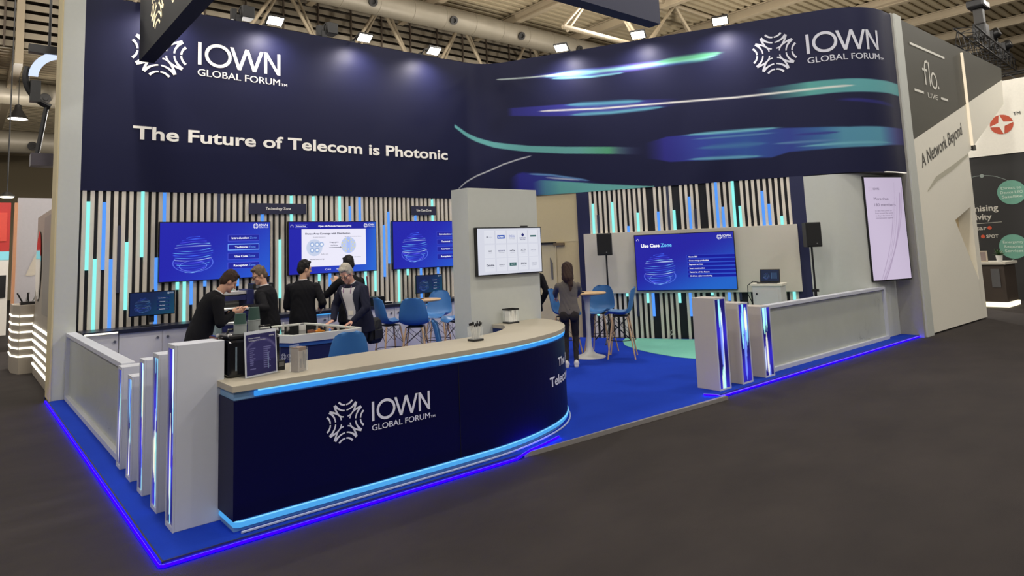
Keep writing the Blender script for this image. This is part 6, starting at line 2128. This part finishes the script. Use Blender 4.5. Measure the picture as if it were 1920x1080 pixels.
def moving_head(label, x, y, z):
    t = thing('moving_light', label, 'stage lamp', (x, y, z), group='lamps on the lighting truss')
    MB().box(-.25, .25, -.2, .2, 0, .18).build('base', BLACK, t, bevel=.02)
    MB().box(-.28, -.2, -.1, .1, .18, .6).build('yoke', BLACK, t)
    MB().box(.2, .28, -.1, .1, .18, .6).build('yoke', BLACK, t)
    MB().lathe([(.12, -.25), (.19, -.1), (.19, .2), (.14, .26)], 18, Matrix.Translation((0, 0, .5)) @ Matrix.Rotation(R(70), 4, 'X')).build('head', BLACK, t, smooth=True)
    MB().lathe([(.10, 0), (.10, .01)], 16, Matrix.Translation((-.05, -.24, .55)) @ Matrix.Rotation(R(70), 4, 'X')).build('lens', mat('lens_pale', (150, 146, 140), .2), t)
moving_head('black stage lamp in the middle of the hanging lighting truss', 27.9, 1.90, 8.55)
moving_head('black stage lamp at the far end of the hanging lighting truss', 31.4, 2.35, 8.84)
box_truss('lighting_truss', 'low black truss over the cream header at the far right', (23.0, 1.4, 6.35), (23.0, -5.5, 6.35), .4)

# ------------------------------------------------------------------ neighbouring stand on the left
LW = mat('left_stand_wall', (196, 192, 196), .65)
TAUPE = mat('taupe_laminate', (160, 150, 136), .5, noise=.08, nscale=3)
t = thing('exhibition_wall', 'pale exhibition wall with a leaf emblem behind the left end post', 'wall panel', (0, 0, 0))
MB().box(.02, 8.0, 15.0, 15.2, 0, 3.62).build('panel', LW, t)
mb = MB()
lfn = plane_fn((0, 15.0, 0), (1, 0, 0), .006)
lf = [(.22 + .55 * u + .0, 1.75 + .75 * u + .28 * math.sin(math.pi * u) * s_) for s_, us in ((1, [i / 14 for i in range(15)]), (-1, [1 - i / 14 for i in range(1, 14)])) for u in us]
mb.add([lfn(a, b_) for a, b_ in lf], [tuple(range(len(lf)))])
mb.build('leaf_emblem', mat('leaf_cream', (214, 204, 188), .6), t)
MB().box(-.04, .02, 14.98, 15.2, 0, 3.5).build('edge_strip', mat('edge_orange', (220, 160, 120), .5), t)
t = thing('oval_display', 'taupe display wall with upright oval mirror and glowing strips beside the left end post', 'display', (0, 0, 0))
MB().box(.07, .9, 7.32, 10.3, 0, 2.85).build('body', TAUPE, t, bevel=.01)
om = MB()
n = 40
for rr, x in ((1.0, .055), (.86, .045)):
    om.v += [(x, 9.7 + .45 * rr * math.cos(2 * math.pi * i / n), 1.95 + .62 * rr * math.sin(2 * math.pi * i / n)) for i in range(n)]
om.f += [(i, (i + 1) % n, n + (i + 1) % n, n + i) for i in range(n)]
om.f.append(tuple(range(2 * n - 1, n - 1, -1)))
om.build('oval_mirror', mat('mirror', (120, 118, 118), .08, metal=1.0), t, smooth=False)
MB().box(.05, .07, 7.5, 8.8, 1.15, 2.75).build('grey_slab', mat('slab_grey', (136, 130, 122), .5), t)
for k in range(6):
    z = .19 + .135 * k
    MB().box(.045, .07, 7.6, 10.25, z, z + .035).build('light_strip', LED_WHITE, t)
t = thing('strip_lit_counter', 'taupe counter with glowing strips at the far left', 'counter', (0, 0, 0))
MB().prism([(-.22, 11.6), (-.22, 10.9), (-.13, 10.5), (.07, 10.5), (.6, 10.5), (.6, 11.6)], 0, 1.24).build('body', TAUPE, t)
for k in range(6):
    z = .30 + .145 * k
    b_ = MB()
    b_.box(-.13, .07, 10.48, 10.5, z, z + .035)
    b_.add([(-.235, 10.9, z), (-.145, 10.49, z), (-.145, 10.49, z + .035), (-.235, 10.9, z + .035)], [(0, 1, 2, 3)])
    b_.box(-.235, -.22, 10.9, 11.6, z, z + .035)
    b_.build('light_strip', LED_WHITE, t)
t = thing('pen_tray', 'dark tray of pens on the far left counter', 'tray', (-.02, 10.8, 1.24))
MB().box(-.10, .12, -.15, .15, 0, .05).build('tray', BLACK, t)
for a, b_ in ((-.06, -.5), (-.02, .3), (.03, -.1), (.08, .5)):
    MB().tube([(a, 0, .03), (a + b_ * .18, b_ * .1, .22)], .014, 8).build('pen', BLACK if b_ < 0.2 else STEEL, t)
t = thing('red_stand', 'red and white stand front at the far left edge', 'wall panel', (0, 0, 0))
MB().box(-6.0, .13, 20.0, 20.3, 0, 2.2).build('lower_panel', mat('stand_white', (220, 214, 206), .6), t)
MB().box(-6.0, .13, 20.0, 20.3, 2.45, 3.9).build('upper_panel', mat('stand_red', (180, 44, 40), .5), t)
MB().box(-6.0, .13, 19.98, 20.3, 2.2, 2.45).build('lit_band', glow('red_stand_light', (150, 220, 225), 1.0), t)
MB().box(-.25, .08, 19.96, 20.0, 1.1, 1.75).build('black_screen', BLACK, t)
MB().box(-.4, .05, 19.96, 20.0, 2.75, 3.6).build('red_poster', mat('poster_red', (206, 70, 56), .5), t)
# ring-shaped lit sign on a pole beside the left post
t = thing('ring_sign', 'curved glowing white sign on a black pole left of the end post', 'sign', (0, 0, 0))
om = MB()
for i in range(17):
    a = math.pi * (1.0 - .62 * i / 16)
    for rr in (.34, .47):
        om.v.append((.18 + rr * math.cos(a), 8.2, 5.02 + rr * math.sin(a)))
om.f += [(2 * i, 2 * i + 2, 2 * i + 3, 2 * i + 1) for i in range(16)]
om.build('lit_band', glow('ring_white', (214, 228, 255), 1.1), t)
om = MB()
om.tube([(.18 + .5 * math.cos(math.pi * (1 + .5 * i / 12 - .1)), 8.25, 5.02 + .5 * math.sin(math.pi * (1 + .5 * i / 12 - .1))) for i in range(13)], .05, 8)
om.build('black_rim', BLACK, t)
MB().tube([(-.02, 8.25, 4.6), (-.13, 8.25, 3.75)], .035, 8).build('pole', BLACK, t)
MB().box(-.30, .1, 8.15, 8.3, 5.42, 5.55).build('top_plate', BLACK, t)
MB().tube([(-.02, 8.25, 5.5), (-.02, 8.25, 9.1)], .02, 6).build('suspension_cable', BLACK, t)
MB().box(-.22, .12, 8.1, 8.4, 3.55, 3.75).build('foot_clamp', mat('clamp_grey', (70, 64, 72), .6), t)
MB().box(-.26, -.12, 8.15, 8.3, 4.6, 4.95).build('side_frame', BLACK, t)
t = thing('track_lamp', 'bright round spotlight at the far left edge', 'lamp', (-.16, 15.9, 3.72))
MB().lathe([(.16, 0), (.16, .02), (.06, .12)], 18).build('shade', DARK_METAL, t)
MB().lathe([(.14, -.02), (.14, 0)], 18).build('bulb', glow('track_white', (255, 244, 214), 8.0), t)
MB().tube([(0, 0, .1), (0, 0, 5.4)], .015, 6).build('cable', BLACK, t)
